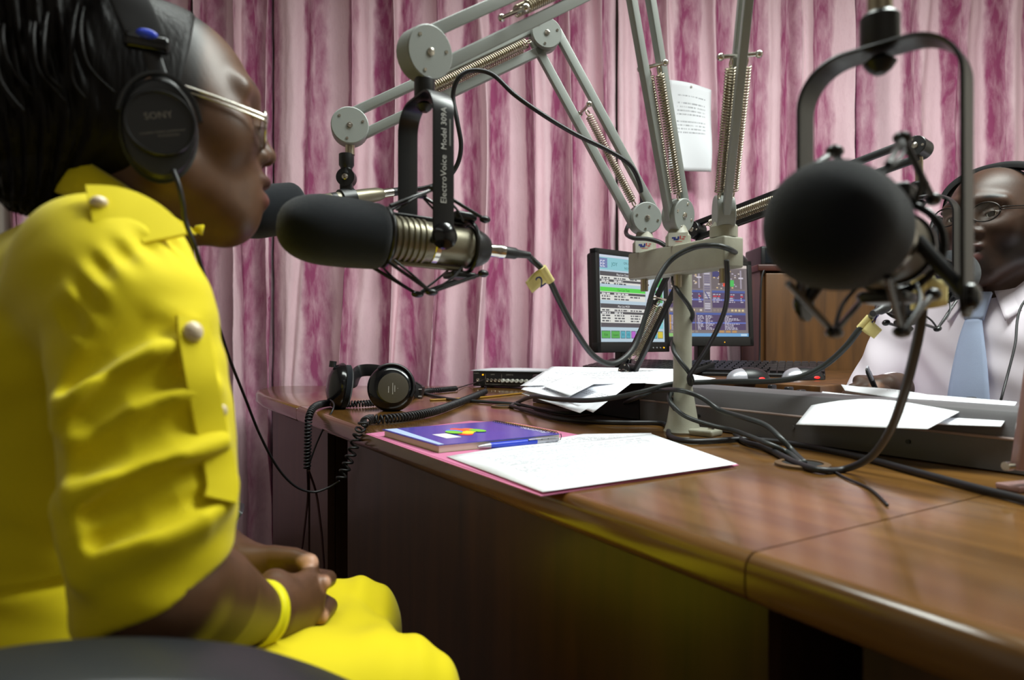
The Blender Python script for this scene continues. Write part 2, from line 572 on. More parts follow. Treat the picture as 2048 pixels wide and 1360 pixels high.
def paper_mat(name, lines=34, x0=0.1, x1=0.9, y0=0.1, y1=0.9, ink=(0.16, 0.16, 0.19, 1), dens=0.5, gaps=7.0):
    m = mat(name, srgb(238, 240, 246), 0.75, spec=0.2)
    nt = m.node_tree; b = nt.nodes['Principled BSDF']; N = nt.nodes.new; L = nt.links.new
    uv = N('ShaderNodeUVMap'); sp = N('ShaderNodeSeparateXYZ'); L(uv.outputs[0], sp.inputs[0])
    def mth(op, a, c=None):
        n = N('ShaderNodeMath'); n.operation = op
        for i, q in enumerate((a, c)):
            if q is None: continue
            if isinstance(q, (int, float)): n.inputs[i].default_value = q
            else: L(q, n.inputs[i])
        return n.outputs[0]
    X, Y = sp.outputs[0], sp.outputs[1]
    row = mth('FLOOR', mth('MULTIPLY', Y, lines)); fr = mth('FRACT', mth('MULTIPLY', Y, lines))
    band = mth('MULTIPLY', mth('GREATER_THAN', fr, 0.3), mth('LESS_THAN', fr, 0.72))
    cmb = N('ShaderNodeCombineXYZ'); L(mth('MULTIPLY', X, 46.0), cmb.inputs[0]); L(mth('MULTIPLY', row, 7.31), cmb.inputs[1])
    wn = N('ShaderNodeTexNoise'); wn.inputs['Scale'].default_value = 1.0; wn.inputs['Detail'].default_value = 0; L(cmb.outputs[0], wn.inputs['Vector'])
    cm2 = N('ShaderNodeCombineXYZ'); L(mth('FLOOR', mth('MULTIPLY', X, 150.0)), cm2.inputs[0]); L(row, cm2.inputs[1])
    wh = N('ShaderNodeTexWhiteNoise'); wh.noise_dimensions = '2D'; L(cm2.outputs[0], wh.inputs['Vector'])
    word = mth('MULTIPLY', mth('GREATER_THAN', wn.outputs['Fac'], 0.40), mth('GREATER_THAN', wh.outputs['Value'], 0.22))
    para = mth('LESS_THAN', mth('FRACT', mth('ADD', mth('DIVIDE', row, gaps), 0.07)), 1.0 - 1.0 / gaps)
    inx = mth('MULTIPLY', mth('GREATER_THAN', X, x0), mth('LESS_THAN', X, x1))
    iny = mth('MULTIPLY', mth('GREATER_THAN', Y, y0), mth('LESS_THAN', Y, y1))
    f = mth('MULTIPLY', mth('MULTIPLY', band, word), mth('MULTIPLY', mth('MULTIPLY', inx, iny), para))
    f = mth('MULTIPLY', f, dens)
    mx = N('ShaderNodeMix'); mx.data_type = 'RGBA'; L(f, mx.inputs[0])
    mx.inputs[6].default_value = srgb(238, 240, 246); mx.inputs[7].default_value = ink
    L(mx.outputs[2], b.inputs['Base Color'])
    return m
M_PAPER = paper_mat('printed_paper', 40, dens=0.85)
M_PAPER2 = paper_mat('letter_paper', 26, 0.12, 0.85, 0.2, 0.78, dens=0.9, gaps=9)
M_NOTICE = paper_mat('notice_paper', 24, 0.2, 0.85, 0.42, 0.86, dens=0.6, gaps=5)
M_BLANK = paper_mat('plain_paper', 20, 0.4, 0.9, 0.3, 0.5, dens=0.6)

def curtain_mat():
    m = mat('striped_velvet_curtain', (0.5, 0.2, 0.3, 1), 0.85, spec=0.15, sheen=0.15)
    nt = m.node_tree; b = nt.nodes['Principled BSDF']; N = nt.nodes.new; L = nt.links.new
    uv = N('ShaderNodeUVMap')
    sp = N('ShaderNodeSeparateXYZ'); L(uv.outputs[0], sp.inputs[0])
    def mth(op, a, c=None):
        n = N('ShaderNodeMath'); n.operation = op
        for i, q in enumerate((a, c)):
            if q is None: continue
            if isinstance(q, (int, float)): n.inputs[i].default_value = q
            else: L(q, n.inputs[i])
        return n.outputs[0]
    def noise_(sx, sy, sc, det, dist=0.0):
        mp = N('ShaderNodeMapping'); mp.inputs['Scale'].default_value = (sx, sy, 1); L(uv.outputs[0], mp.inputs['Vector'])
        n = N('ShaderNodeTexNoise'); n.inputs['Scale'].default_value = sc; n.inputs['Detail'].default_value = det; n.inputs['Distortion'].default_value = dist
        L(mp.outputs[0], n.inputs['Vector']); return n.outputs['Fac']
    edge = noise_(9, 5, 1.0, 4)
    ph = mth('ADD', mth('MULTIPLY', sp.outputs[0], 2 * math.pi / 0.235), mth('MULTIPLY', edge, 1.6))
    s1 = mth('SINE', ph)
    s2 = mth('SINE', mth('ADD', mth('MULTIPLY', ph, 2.0), 0.9))
    st = mth('ADD', s1, mth('MULTIPLY', s2, 0.38))
    cr = N('ShaderNodeValToRGB')
    cr.color_ramp.interpolation = 'EASE'
    cr.color_ramp.elements[0].position = 0.36; cr.color_ramp.elements[0].color = (0, 0, 0, 1)
    cr.color_ramp.elements[1].position = 0.80; cr.color_ramp.elements[1].color = (1, 1, 1, 1)
    L(mth('ADD', mth('MULTIPLY', st, 0.36), 0.5), cr.inputs['Fac'])
    blotch = noise_(30, 8, 1.0, 7, 0.4)
    thread = noise_(900, 60, 1.0, 2)
    scr = noise_(90, 28, 1.0, 8, 0.8)
    fac = mth('MULTIPLY', cr.outputs['Color'], mth('ADD', mth('MULTIPLY', mth('SUBTRACT', blotch, 0.5), 1.7), 0.82))
    fac = mth('ADD', fac, mth('MULTIPLY', mth('SUBTRACT', scr, 0.5), 0.35))
    fac = mth('ADD', fac, mth('MULTIPLY', mth('SUBTRACT', thread, 0.5), 0.22))
    cl = N('ShaderNodeClamp'); L(fac, cl.inputs[0])
    mx = N('ShaderNodeMix'); mx.data_type = 'RGBA'; L(cl.outputs[0], mx.inputs[0])
    mx.inputs[6].default_value = srgb(232, 198, 208); mx.inputs[7].default_value = srgb(154, 76, 114)
    L(mx.outputs[2], b.inputs['Base Color'])
    bp = N('ShaderNodeBump'); bp.inputs['Strength'].default_value = 0.35; bp.inputs['Distance'].default_value = 0.004
    L(mth('ADD', scr, mth('MULTIPLY', noise_(7, 5, 1.0, 3, 2.0), 1.5)), bp.inputs['Height']); L(bp.outputs[0], b.inputs['Normal'])
    return m
M_CURT = curtain_mat()

text_geo(['JOY', 'ON AIR', 'NOW', 'Play List Classic', 'Cart List Text', 'Play List MCR', 'Edit', 'System', 'F1', 'F2', 'F3', 'F4', 'Out', 'ElectroVoice', 'Model 309A',
          'SONY', '1', '2', '3', 'L', 'R', 'Symetrix', 'INPUTS', 'OUTPUT 1-4', 'DYNAMIC STEREO HEADPHONES', 'PROFESSIONAL', 'Evolution', 'SPIRAL NOTEBOOK',
          'SPIRUS', 'STUDIO RULES', 'All guests are kindly requested to switch off', 'phones here', 'Please close the door', 'END TIME', 'Beginning of list', 'EE'])

# ---------------------------------------------------------------- room
def slab(name, c, size, m):
    b = MB(); b.box(c, size); return struct(b.build(name, m, smooth=False))
slab('floor', (0.3, 0.4, -0.05), (5.2, 5.6, 0.1), M_FLOOR)
slab('ceiling', (0.3, 0.4, 2.75), (5.2, 5.6, 0.1), mat('ceiling_paint', srgb(205, 202, 195), 0.9))
slab('wall_back', (0.3, 3.0, 1.35), (5.2, 0.1, 2.7), M_WALL)
slab('wall_left', (-2.15, 0.4, 1.35), (0.1, 5.2, 2.7), M_WALL)
slab('wall_right', (2.75, 0.4, 1.35), (0.1, 5.2, 2.7), M_WALL)
slab('wall_front', (0.3, -2.2, 1.35), (5.2, 0.1, 2.7), M_WALL)
slab('baseboard_left', (-2.09, 0.4, 0.05), (0.02, 5.1, 0.1), M_PANEL)
slab('baseboard_right', (2.69, 0.4, 0.05), (0.02, 5.1, 0.1), M_PANEL)

def curtain(x0, x1, seed, label, u0=0.0, lam=0.185, amp=0.058, gather=None, Y=2.76, ends=0.05):
    """hanging cloth with deep folds; the stripe coordinate runs along the cloth, not along the wall"""
    nu = int((x1 - x0) / 0.0055); zs = [0.03 + (2.56 - 0.03) * j / 70 for j in range(71)]
    def pos(u, z):
        X = x0 + (x1 - x0) * u
        hz = (z - 1.2)
        w = noise.noise((X * 2.3 + seed, 0.2, z * 0.35)) * 1.5 + noise.noise((X * 6.1 + seed * 3, 1.7, z * 0.5)) * 0.5
        sh = 0.0
        if gather:
            gx, gz, gs = gather
            d = max(0.0, 1 - abs(X - gx) / 0.35) * max(0.0, min(1.0, (gz - z) / 0.5))
            sh = gs * d * math.sin((X - gx) * 9)
        ph = 2 * math.pi * X / lam + 2.2 * w + sh * 8
        a = amp * (0.75 + 0.5 * noise.noise((X * 1.9, seed, z * 0.6))) * (0.8 + 0.35 * (1 - z / 2.56))
        y = a * (math.sin(ph) + 0.42 * math.sin(2 * ph + 0.7 + w) + 0.22 * math.sin(3 * ph + w * 4) + 0.10 * math.sin(5 * ph + w * 7))
        dx = 0.62 * a * math.cos(ph + 0.4)
        e = min(u, 1 - u) * (x1 - x0)
        back = ends * max(0.0, 1 - e / 0.05) ** 1.5
        return Vector((X + dx * min(1, e / 0.04) + 0.10 * sh, Y - y + back + 0.012 * noise.noise((X * 9, z * 5, seed)) + 0.004 * noise.noise((X * 30, z * 14, seed)), z))
    mid = [pos(i / nu, 1.25) for i in range(nu + 1)]
    s = [u0]
    for a, b in zip(mid[:-1], mid[1:]): s.append(s[-1] + (b - a).length)
    b = MB()
    b.grid(lambda u, v: pos(u, zs[round(v * 70)]), nu, 70, lambda u, v: (s[round(u * nu)], zs[round(v * 70)]))
    o = b.build('curtain', M_CURT, angle=180, solid=0.002)
    return tag(o, label, 'curtain', 'pink striped curtains along the back wall')
PXC = 2.76 / FPX
def cx(px): return (px - 1024) * PXC
curtain(cx(-330), cx(376), 1.3, 'pink striped curtain at far left behind the woman in yellow', 0.0)
curtain(cx(380), cx(541), 4.1, 'narrow pink striped curtain just beyond the woman\'s glasses and lips', 0.03, lam=0.17)
curtain(cx(546), cx(1231), 7.9, 'wide pink striped curtain behind the two left microphones', 0.05, gather=(cx(800), 1.0, 0.10), ends=0.015)
curtain(cx(1234), cx(1707), 2.6, 'pink striped curtain behind the monitors with a notice on it', 0.11, lam=0.20, ends=0.015)
curtain(cx(1725), cx(2380), 5.5, 'pink striped curtain behind the man in white shirt', 0.02, lam=0.22)
b = MB()
b.grid(lambda u, v: (cx(1685) + u * 0.13, 2.84 + 0.006 * math.sin(u * 25 + v * 5), 0.05 + v * 2.5), 20, 30)
mn = mat('dark_net_cloth', srgb(44, 38, 30), 0.9)
nt = mn.node_tree; tcn = nt.nodes.new('ShaderNodeTexCoord'); vo = nt.nodes.new('ShaderNodeTexVoronoi'); vo.inputs['Scale'].default_value = 55
nt.links.new(tcn.outputs['Object'], vo.inputs['Vector']); crn = nt.nodes.new('ShaderNodeValToRGB')
crn.color_ramp.elements[0].color = srgb(104, 92, 70); crn.color_ramp.elements[0].position = 0.12; crn.color_ramp.elements[1].color = srgb(24, 20, 18); crn.color_ramp.elements[1].position = 0.4
nt.links.new(vo.outputs['Distance'], crn.inputs['Fac']); nt.links.new(crn.outputs['Color'], nt.nodes['Principled BSDF'].inputs['Base Color'])
tag(b.build('net_curtain', mn, angle=180, solid=0.002), 'strip of dark patterned net showing in the gap between pink curtains', 'curtain')
b = MB(); b.cyl((-2.09, 2.76, 2.57), (2.69, 2.76, 2.57), 0.014)
tag(b.build('curtain_rod', M_CHROME), 'metal curtain rod above the pink curtains', 'rod')

# notice pinned to the curtain
b = MB()
c0 = P(1338, 160, 2.65); c1 = P(1423, 179, 2.65); c2 = P(1421, 345, 2.65); c3 = P(1338, 337, 2.65)
def notice(u, v):
    q = (c3 * (1 - u) + c2 * u) * (1 - v) + (c0 * (1 - u) + c1 * u) * v
    return q + V(0, 0.012 * math.sin(u * 4 + v * 3) - 0.006 * math.sin(v * 7), 0)
b.grid(notice, 12, 20)
ntc = thing('wall_notice', 'white printed notice pinned to the curtain above the monitors', 'notice', (c2 + c3) / 2)
b.build('sheet', M_NOTICE, ntc, angle=180, solid=0.0004)
b = MB(); q = notice(0.5, 0.96); b.ball(q + V(0, -0.004, 0), 0.004, nu=10, nv=6); b.build('pin', M_CHROME, ntc)

# ---------------------------------------------------------------- the studio desk
def arc(c, r, a0, a1, k=8):
    return [(c[0] + r * math.cos(math.radians(a0 + (a1 - a0) * i / k)), c[1] + r * math.sin(math.radians(a0 + (a1 - a0) * i / k))) for i in range(k + 1)]
EDGE = 0.4407
def desk_section(s0, s1, label, panels, extra=None, nback=1.36):
    t = thing('studio_desk', label, 'desk', DS(0.9, (s0 + s1) / 2, 0.0), 'sections of the long studio desk')
    poly = extra or [DS(EDGE, s0), DS(nback, s0), DS(nback, s1), DS(EDGE, s1)]
    b = MB()
    if extra: b.prism([p[:2] for p in poly], 0.708, 0.75, 0.012)
    else:
        pr = [(nback, .708), (EDGE + .014, .708)] + [(EDGE + .014 - .014 * math.sin(q), .722 - .014 * math.cos(q)) for q in [math.pi / 2 * k / 5 for k in range(1, 6)]]
        pr += [(EDGE + .014 - .014 * math.cos(q), .736 + .014 * math.sin(q)) for q in [math.pi / 2 * k / 5 for k in range(0, 6)]] + [(nback, .75)]
        m_ = len(pr)
        b.add([DS(a, s0, z) for a, z in pr] + [DS(a, s1, z) for a, z in pr], [tuple(range(m_ - 1, -1, -1)), tuple(range(m_, 2 * m_))] + [(i, (i + 1) % m_, (i + 1) % m_ + m_, i + m_) for i in range(m_)])
    b.build('desk_top', M_DESK, t, angle=50)
    for (a, c) in panels:
        b = MB(); b.box(DS(0.484, (a + c) / 2, 0.352), (0.018, c - a, 0.704), (NV, DV, V(0, 0, 1))); b.build('front_panel', M_PANEL, t)
        for e in (a + 0.009, c - 0.009):
            b = MB(); b.box(DS(0.745, e, 0.352), (0.5, 0.018, 0.704), (NV, DV, V(0, 0, 1))); b.build('side_panel', M_PANEL, t)
    b = MB(); b.box(DS(1.02, (s0 + s1) / 2, 0.352), (0.018, s1 - s0 - 0.02, 0.704), (NV, DV, V(0, 0, 1))); b.build('modesty_panel', M_PANEL, t)
    return t
desk_near = desk_section(-0.95, 0.3605, 'near section of the brown wooden desk, empty, at the lower right', [(-0.9, 0.284)])
desk_mid = desk_section(0.3625, 1.8185, 'middle section of the brown wooden desk carrying papers and microphone stand', [(0.322, 1.49)] and [(0.366, 1.49), (1.648, 1.81)])
far_poly = [DS(EDGE, 1.8205), DS(EDGE, 2.25), V(-0.868, 2.29, 0), V(-0.893, 2.335, 0), V(-0.915, 2.40, 0), V(-0.93, 2.50, 0), V(-0.935, 2.585, 0), V(-0.915, 2.625, 0), V(-0.88, 2.64, 0), V(0.20, 2.64, 0), DS(1.36, 2.20), DS(1.36, 1.8205)]
far_poly[-3] = V(0.02, 2.64, 0)
far_poly[-2] = DS(1.36, 2.25)
far_poly = far_poly[::-1]
desk_far = desk_section(1.8205, 2.2, 'far rounded end of the brown wooden desk by the curtain', [(1.83, 2.27)], far_poly)

def grommet(c, r, label):
    c = Vector(c)
    t = thing('cable_grommet', label, 'grommet', c)
    b = MB(); b.lathe(c, V(0, 0, 1), [(0.0, r), (0.004, r), (0.005, r - 0.003), (0.005, r - 0.009), (0.001, r - 0.010)], 36); b.build('ring', mat('grommet_ring', srgb(88, 66, 40), 0.45), t)
    b = MB(); b.cyl(c + V(0, 0, 0.0005), c + V(0, 0, 0.0035), r - 0.0095, n=36); b.build('hole', mat('hole_black', (0.004, 0.004, 0.004, 1), 0.9), t)
grommet(G(1605, 932), 0.036, 'brown cable grommet with cables going in, near the desk middle')
grommet(G(1008, 814), 0.034, 'brown cable grommet beside the loose paper pile')

# ---------------------------------------------------------------- mixing console
def console():
    t = thing('mixing_console', 'long grey mixing console with a screwed front rail, in front of the man', 'console', DS(1.15, 0.25, 0.752))
    s0, s1 = -0.75, 1.10
    def ext(prof, a, c, name, m, bev=0.0):
        b = MB(); n = len(prof)
        b.add([DS(p[0], a, p[1]) for p in prof] + [DS(p[0], c, p[1]) for p in prof],
              [tuple(range(n)), tuple(range(2 * n - 1, n - 1, -1))] + [(i, i + n, (i + 1) % n + n, (i + 1) % n) for i in range(n)])
        return b.build(name, m, t, angle=30)
    ext([(1.0, .752), (1.0, .793), (1.33, .793), (1.33, .752)], s0, s1, 'lower_rail', M_CONS)
    ext([(1.004, .797), (1.012, .822), (1.017, .829), (1.026, .833), (1.075, .833), (1.09, .829), (1.33, .805), (1.33, .797)], s0, s1, 'upper_rail', M_CONS)
    ext([(1.006, .793), (1.006, .797), (1.3, .797), (1.3, .793)], s0, s1, 'joint_strip', M_CONSD)
    b = MB(); b.tube([DS(1.001, s0, .795), DS(1.001, s1, .795)], 0.0022, 8); b.build('trim_bead', M_TRIM, t)
    ext([(0.998, .752), (0.998, .80), (1.006, .828), (1.02, .834), (1.06, .835), (1.33, .806), (1.33, .752)], s1 + 0.001, s1 + 0.16, 'end_cheek', M_CONSD)
    for k, s in enumerate([0.93, 0.72, 0.53, 0.34, 0.16, -0.02, -0.2]):
        b = MB(); b.cyl(DS(1.0, s, .776), DS(0.9975, s, .776), 0.0034, n=12)
        b.build('screw', M_CONSD if k % 2 == 0 else M_CONS, t)
    for k in range(26):
        s = s0 + 0.06 + k * 0.066
        b = MB(); b.box(DS(1.22 + 0.05 * math.sin(k * 2.1), s, .8205 - 0.0), (0.02, 0.011, 0.014), (NV, DV, V(0, 0, 1)), 0.003); b.build('fader_knob', M_BLACK, t)
console()

# dark equipment box beneath the loose papers
b = MB(); b.box(DS(1.17, 1.44, 0.79), (0.26, 0.30, 0.078), (NV, DV, V(0, 0, 1)), 0.004)
eqb = thing('equipment_box', 'black equipment box buried under the loose papers left of the console', 'box', DS(1.17, 1.44, 0.75))
b.build('case', M_BLACK, eqb)
for a in (-0.1, 0.1):
    for c in (-0.12, 0.12):
        b = MB(); b.cyl(DS(1.17 + a, 1.44 + c, 0.75), DS(1.17 + a, 1.44 + c, 0.752), 0.008, n=12); b.build('foot', M_CABLE, eqb)

# ---------------------------------------------------------------- raised side table, cabinet
ct = thing('side_table', 'raised brown side table holding the monitors, keyboards and mice', 'table', (0.75, 2.0, 0))
b = MB(); b.prism([(0.72, 1.565), (0.97, 1.76), (1.30, 1.93), (1.30, 2.42), (0.25, 2.42), (0.25, 2.32)], 0.79, 0.82, 0.006); b.build('table_top', M_CAB, ct, angle=50)
for p in ((0.74, 1.66), (1.24, 1.95), (1.24, 2.36), (0.32, 2.36)):
    b = MB(); b.box((p[0], p[1], 0.395), (0.05, 0.05, 0.79)); b.build('leg', M_CAB, ct)
b = MB(); b.box((0.78, 2.36, 0.5), (0.9, 0.018, 0.5)); b.build('back_panel', M_CAB, ct)

cb = thing('bookcase', 'brown wooden bookcase with a plain side door and open dark shelves behind the man', 'bookcase', (1.5, 2.56, 0))
X0, X1, X2, YF, YB, ZT = 0.907, 1.316, 2.15, 2.45, 2.66, 1.182
b = MB(); b.box(((X0 + X1) / 2, YF - 0.009, ZT / 2 + 0.02), (X1 - X0 - 0.03, 0.018, ZT - 0.06), bev=0.003); b.build('door', M_CAB, cb)
b = MB(); b.box((X1 - 0.007, YF + 0.10, ZT / 2), (0.024, 0.22, ZT)); b.build('side_panel', M_CAB, cb)
b = MB(); b.box((X0 + 0.01, YF + 0.10, ZT / 2), (0.02, 0.20, ZT)); b.build('side_panel', M_CAB, cb)
b = MB(); b.box((X2, YF + 0.10, ZT / 2), (0.02, 0.20, ZT)); b.build('side_panel', M_CAB, cb)
b = MB(); b.box(((X0 + X2) / 2, YF + 0.10, ZT + 0.01), (X2 - X0 + 0.03, 0.24, 0.024), bev=0.004); b.build('top_board', wood_mat('dark_top_wood', srgb(60, 26, 18), srgb(92, 44, 30), 0, 0.4, 0.2), cb)
b = MB(); b.box(((X0 + X2) / 2, YB - 0.005, ZT / 2), (X2 - X0, 0.01, ZT)); b.build('back_board', mat('dark_back_board', srgb(30, 16, 14), 0.8), cb)
for z in (0.05, 0.45, 0.873):
    b = MB(); b.box(((X1 + X2) / 2, YF + 0.10, z), (X2 - X1 - 0.02, 0.19, 0.022)); b.build('shelf', M_CAB, cb)

bx = thing('black_speaker', 'black box standing on top of the bookcase, left end', 'speaker', (1.07, 2.55, 1.204))
b = MB(); b.box((1.06, 2.56, 1.241), (0.28, 0.17, 0.072), bev=0.006); b.build('case', M_BLACK, bx)
b = MB(); b.box((1.06, 2.474, 1.241), (0.25, 0.004, 0.055), bev=0.001); b.build('front_grille', M_FOAM, bx)

def cable(name, pts, r, m, label, k=8, cat='cable', n=10, group=None):
    b = MB(); b.tube(spline(pts, k), r, n)
    return tag(b.build(name, m, angle=180), label, cat, group)
cable('power_cord', [P(1560, 540, 2.47), P(1535, 533, 2.44), P(1523, 560, 2.43), P(1520, 640, 2.43), P(1519, 720, 2.43), P(1515, 765, 2.40)], 0.0035, M_CABLE, 'thin black cord hanging down the left edge of the bookcase')

# ---------------------------------------------------------------- monitors
def monitor(cl, cr, zb, h, label, tilt, content, logo):
    """cl, cr: left and right bottom corner (xy) of the front face"""
    cl = V(cl[0], cl[1], zb); cr = V(cr[0], cr[1], zb)
    ex = (cr - cl).normalized(); w = (cr - cl).length
    nrm = V(ex.y, -ex.x, 0)                          # towards the viewer
    ez = (V(0, 0, 1) * math.cos(tilt) - nrm * math.sin(tilt)).normalized()
    nf = ex.cross(ez).normalized()                   # front normal
    mid = (cl + cr) / 2
    t = thing('computer_monitor', label, 'monitor', V(mid.x - nf.x * 0.05, mid.y - nf.y * 0.05, 0.82))
    A = (ex, -nf, ez)
    W = lambda x, z, d=0.0: cl + ex * x + ez * z + nf * d
    bz = 0.017; bb = 0.033
    b = MB()
    b.box(W(w / 2, h - bz / 2, -0.012), (w, 0.026, bz), A, 0.002); b.box(W(w / 2, bb / 2, -0.012), (w, 0.026, bb), A, 0.002)
    b.box(W(bz / 2, h / 2, -0.012), (bz, 0.026, h), A, 0.002); b.box(W(w - bz / 2, h / 2, -0.012), (bz, 0.026, h), A, 0.002)
    b.build('bezel', M_BLACK, t)
    b = MB(); b.box(W(w / 2, h / 2, -0.034), (w * 0.96, 0.03, h * 0.94), A, 0.01); b.build('back_shell', M_BLACK, t)
    sw, sh = w - 2 * bz, h - bz - bb
    p = Print(W(bz, bb, -0.006), ex, ez, 0.0002); content(p, sw, sh)
    p.build('screen', M_SCREEN, t, smooth=False)
    b = MB(); nk = W(w / 2, 0.05, -0.05); b.box(V(nk.x, nk.y, (nk.z + 0.835) / 2), (0.05, 0.03, nk.z - 0.835), (ex, V(-nf.x, -nf.y, 0).normalized(), V(0, 0, 1)), 0.004); b.build('neck', M_BLACK, t)
    q = W(w / 2, 0, -0.05); b = MB()
    b.lathe(V(q.x, q.y, 0.82), V(0, 0, 1), [(0, 0.10), (0.006, 0.10), (0.012, 0.09), (0.014, 0.03)], 32); b.build('stand_base', M_BLACK, t)
    logo(t, W, w, bb)
    return t
def C(r, g, b_): return srgb(r, g, b_)
def playlist(p, w, h):
    S = w / 100.0; H = h / 100.0; rnd = random.Random(3)
    R = lambda x0, y0, x1, y1, c, l=0: p.rect(x0 * S, h - y1 * H, x1 * S, h - y0 * H, c, l)
    def T(t, x, y, s, c, al='l', sq=1.0): p.text(t, x * S, h - y * H, s * H, c, 4, al, sq)
    R(0, 0, 100, 100, C(196, 218, 232)); R(0, 0, 100, 2.5, C(222, 232, 246), 1); R(0, 3, 100, 17, C(150, 212, 222), 1)
    R(1, 4, 13, 15, C(128, 140, 190), 2); T('EE', 2, 14, 11, C(235, 235, 250), 'l', 0.8)
    for k in range(4): R(1, 4 + k * 3, 13, 4.3 + k * 3, C(90, 100, 150), 3)
    T('JOY', 19, 12, 6, C(40, 120, 120)); T('ON AIR', 37, 9, 4, C(60, 90, 100)); T('NOW', 38, 15, 4, C(40, 110, 110)); R(55, 6, 62, 8, C(70, 110, 120), 2); R(55, 12, 60, 14, C(70, 110, 120), 2)
    def panel(y0, y1, title, head, rows, hl):
        R(2, y0, 70, y1, C(238, 238, 232), 1); R(2, y0, 70, y0 + 5, head, 2)
        T(title, 36, y0 + 4, 3.6, C(250, 250, 250) if head[0] < 0.3 and head[1] < 0.3 else C(40, 90, 40), 'c')
        y = y0 + 6.2
        for k in range(rows):
            if k == hl: R(2, y - 0.4, 70, y + 2.4, C(88, 86, 90), 2)
            ink = C(240, 240, 240) if k == hl else C(90, 90, 96)
            p.words(4 * S, 16 * S, h - (y + 2) * H, 1.6 * H, ink, 3, rnd); p.words(22 * S, rnd.uniform(34, 44) * S, h - (y + 2) * H, 1.6 * H, ink, 3, rnd)
            if rnd.random() < 0.6: p.words(46 * S, rnd.uniform(54, 66) * S, h - (y + 2) * H, 1.6 * H, ink, 3, rnd)
            y += 3.1
    panel(19, 33, 'Play List Classic', C(88, 84, 88), 3, 1)
    panel(37, 52, 'Cart List Text', C(96, 226, 84), 3, 0)
    panel(56, 82, 'Play List MCR', C(88, 84, 88), 6, 1); R(2, 78, 70, 83, C(96, 90, 96), 3)
    for (y0, y1) in ((19, 33), (37, 52), (56, 83)):
        R(71, y0, 78, y1, C(226, 232, 240), 1); R(79, y0, 84, y1, C(206, 216, 228), 1); R(86, y0, 98, y1, C(92, 178, 108), 1); T('Out', 92, (y0 + y1) / 2, 4, C(40, 110, 60), 'c')
        R(73, y1 - 3, 76, y1 - 1, C(60, 60, 70), 2)
    R(79, 74, 84, 83, C(70, 110, 200), 2); R(86, 76, 98, 84, C(140, 214, 224), 2)
    cols = [C(98, 184, 88), C(98, 184, 88), C(96, 182, 200), C(96, 182, 200), C(196, 110, 214), C(110, 200, 214), C(96, 182, 200), C(96, 182, 200), C(226, 206, 70)]
    xs = [2, 16, 30, 38, 46, 54, 64, 76, 88, 98]
    for k, c in enumerate(cols): R(xs[k] + .5, 87, xs[k + 1] - .5, 96, C(70, 90, 100), 1); R(xs[k] + 1, 87.6, xs[k + 1] - 1, 95.4, c, 2)
    T('Edit', 9, 93, 4, C(40, 90, 40), 'c'); T('System', 23, 93, 3.4, C(40, 90, 40), 'c'); T('F1', 34, 93, 4, C(30, 80, 110), 'c'); T('F2', 42, 93, 4, C(30, 80, 110), 'c')
    T('F3', 70, 93, 4, C(30, 80, 110), 'c'); T('F4', 82, 93, 4, C(30, 80, 110), 'c')
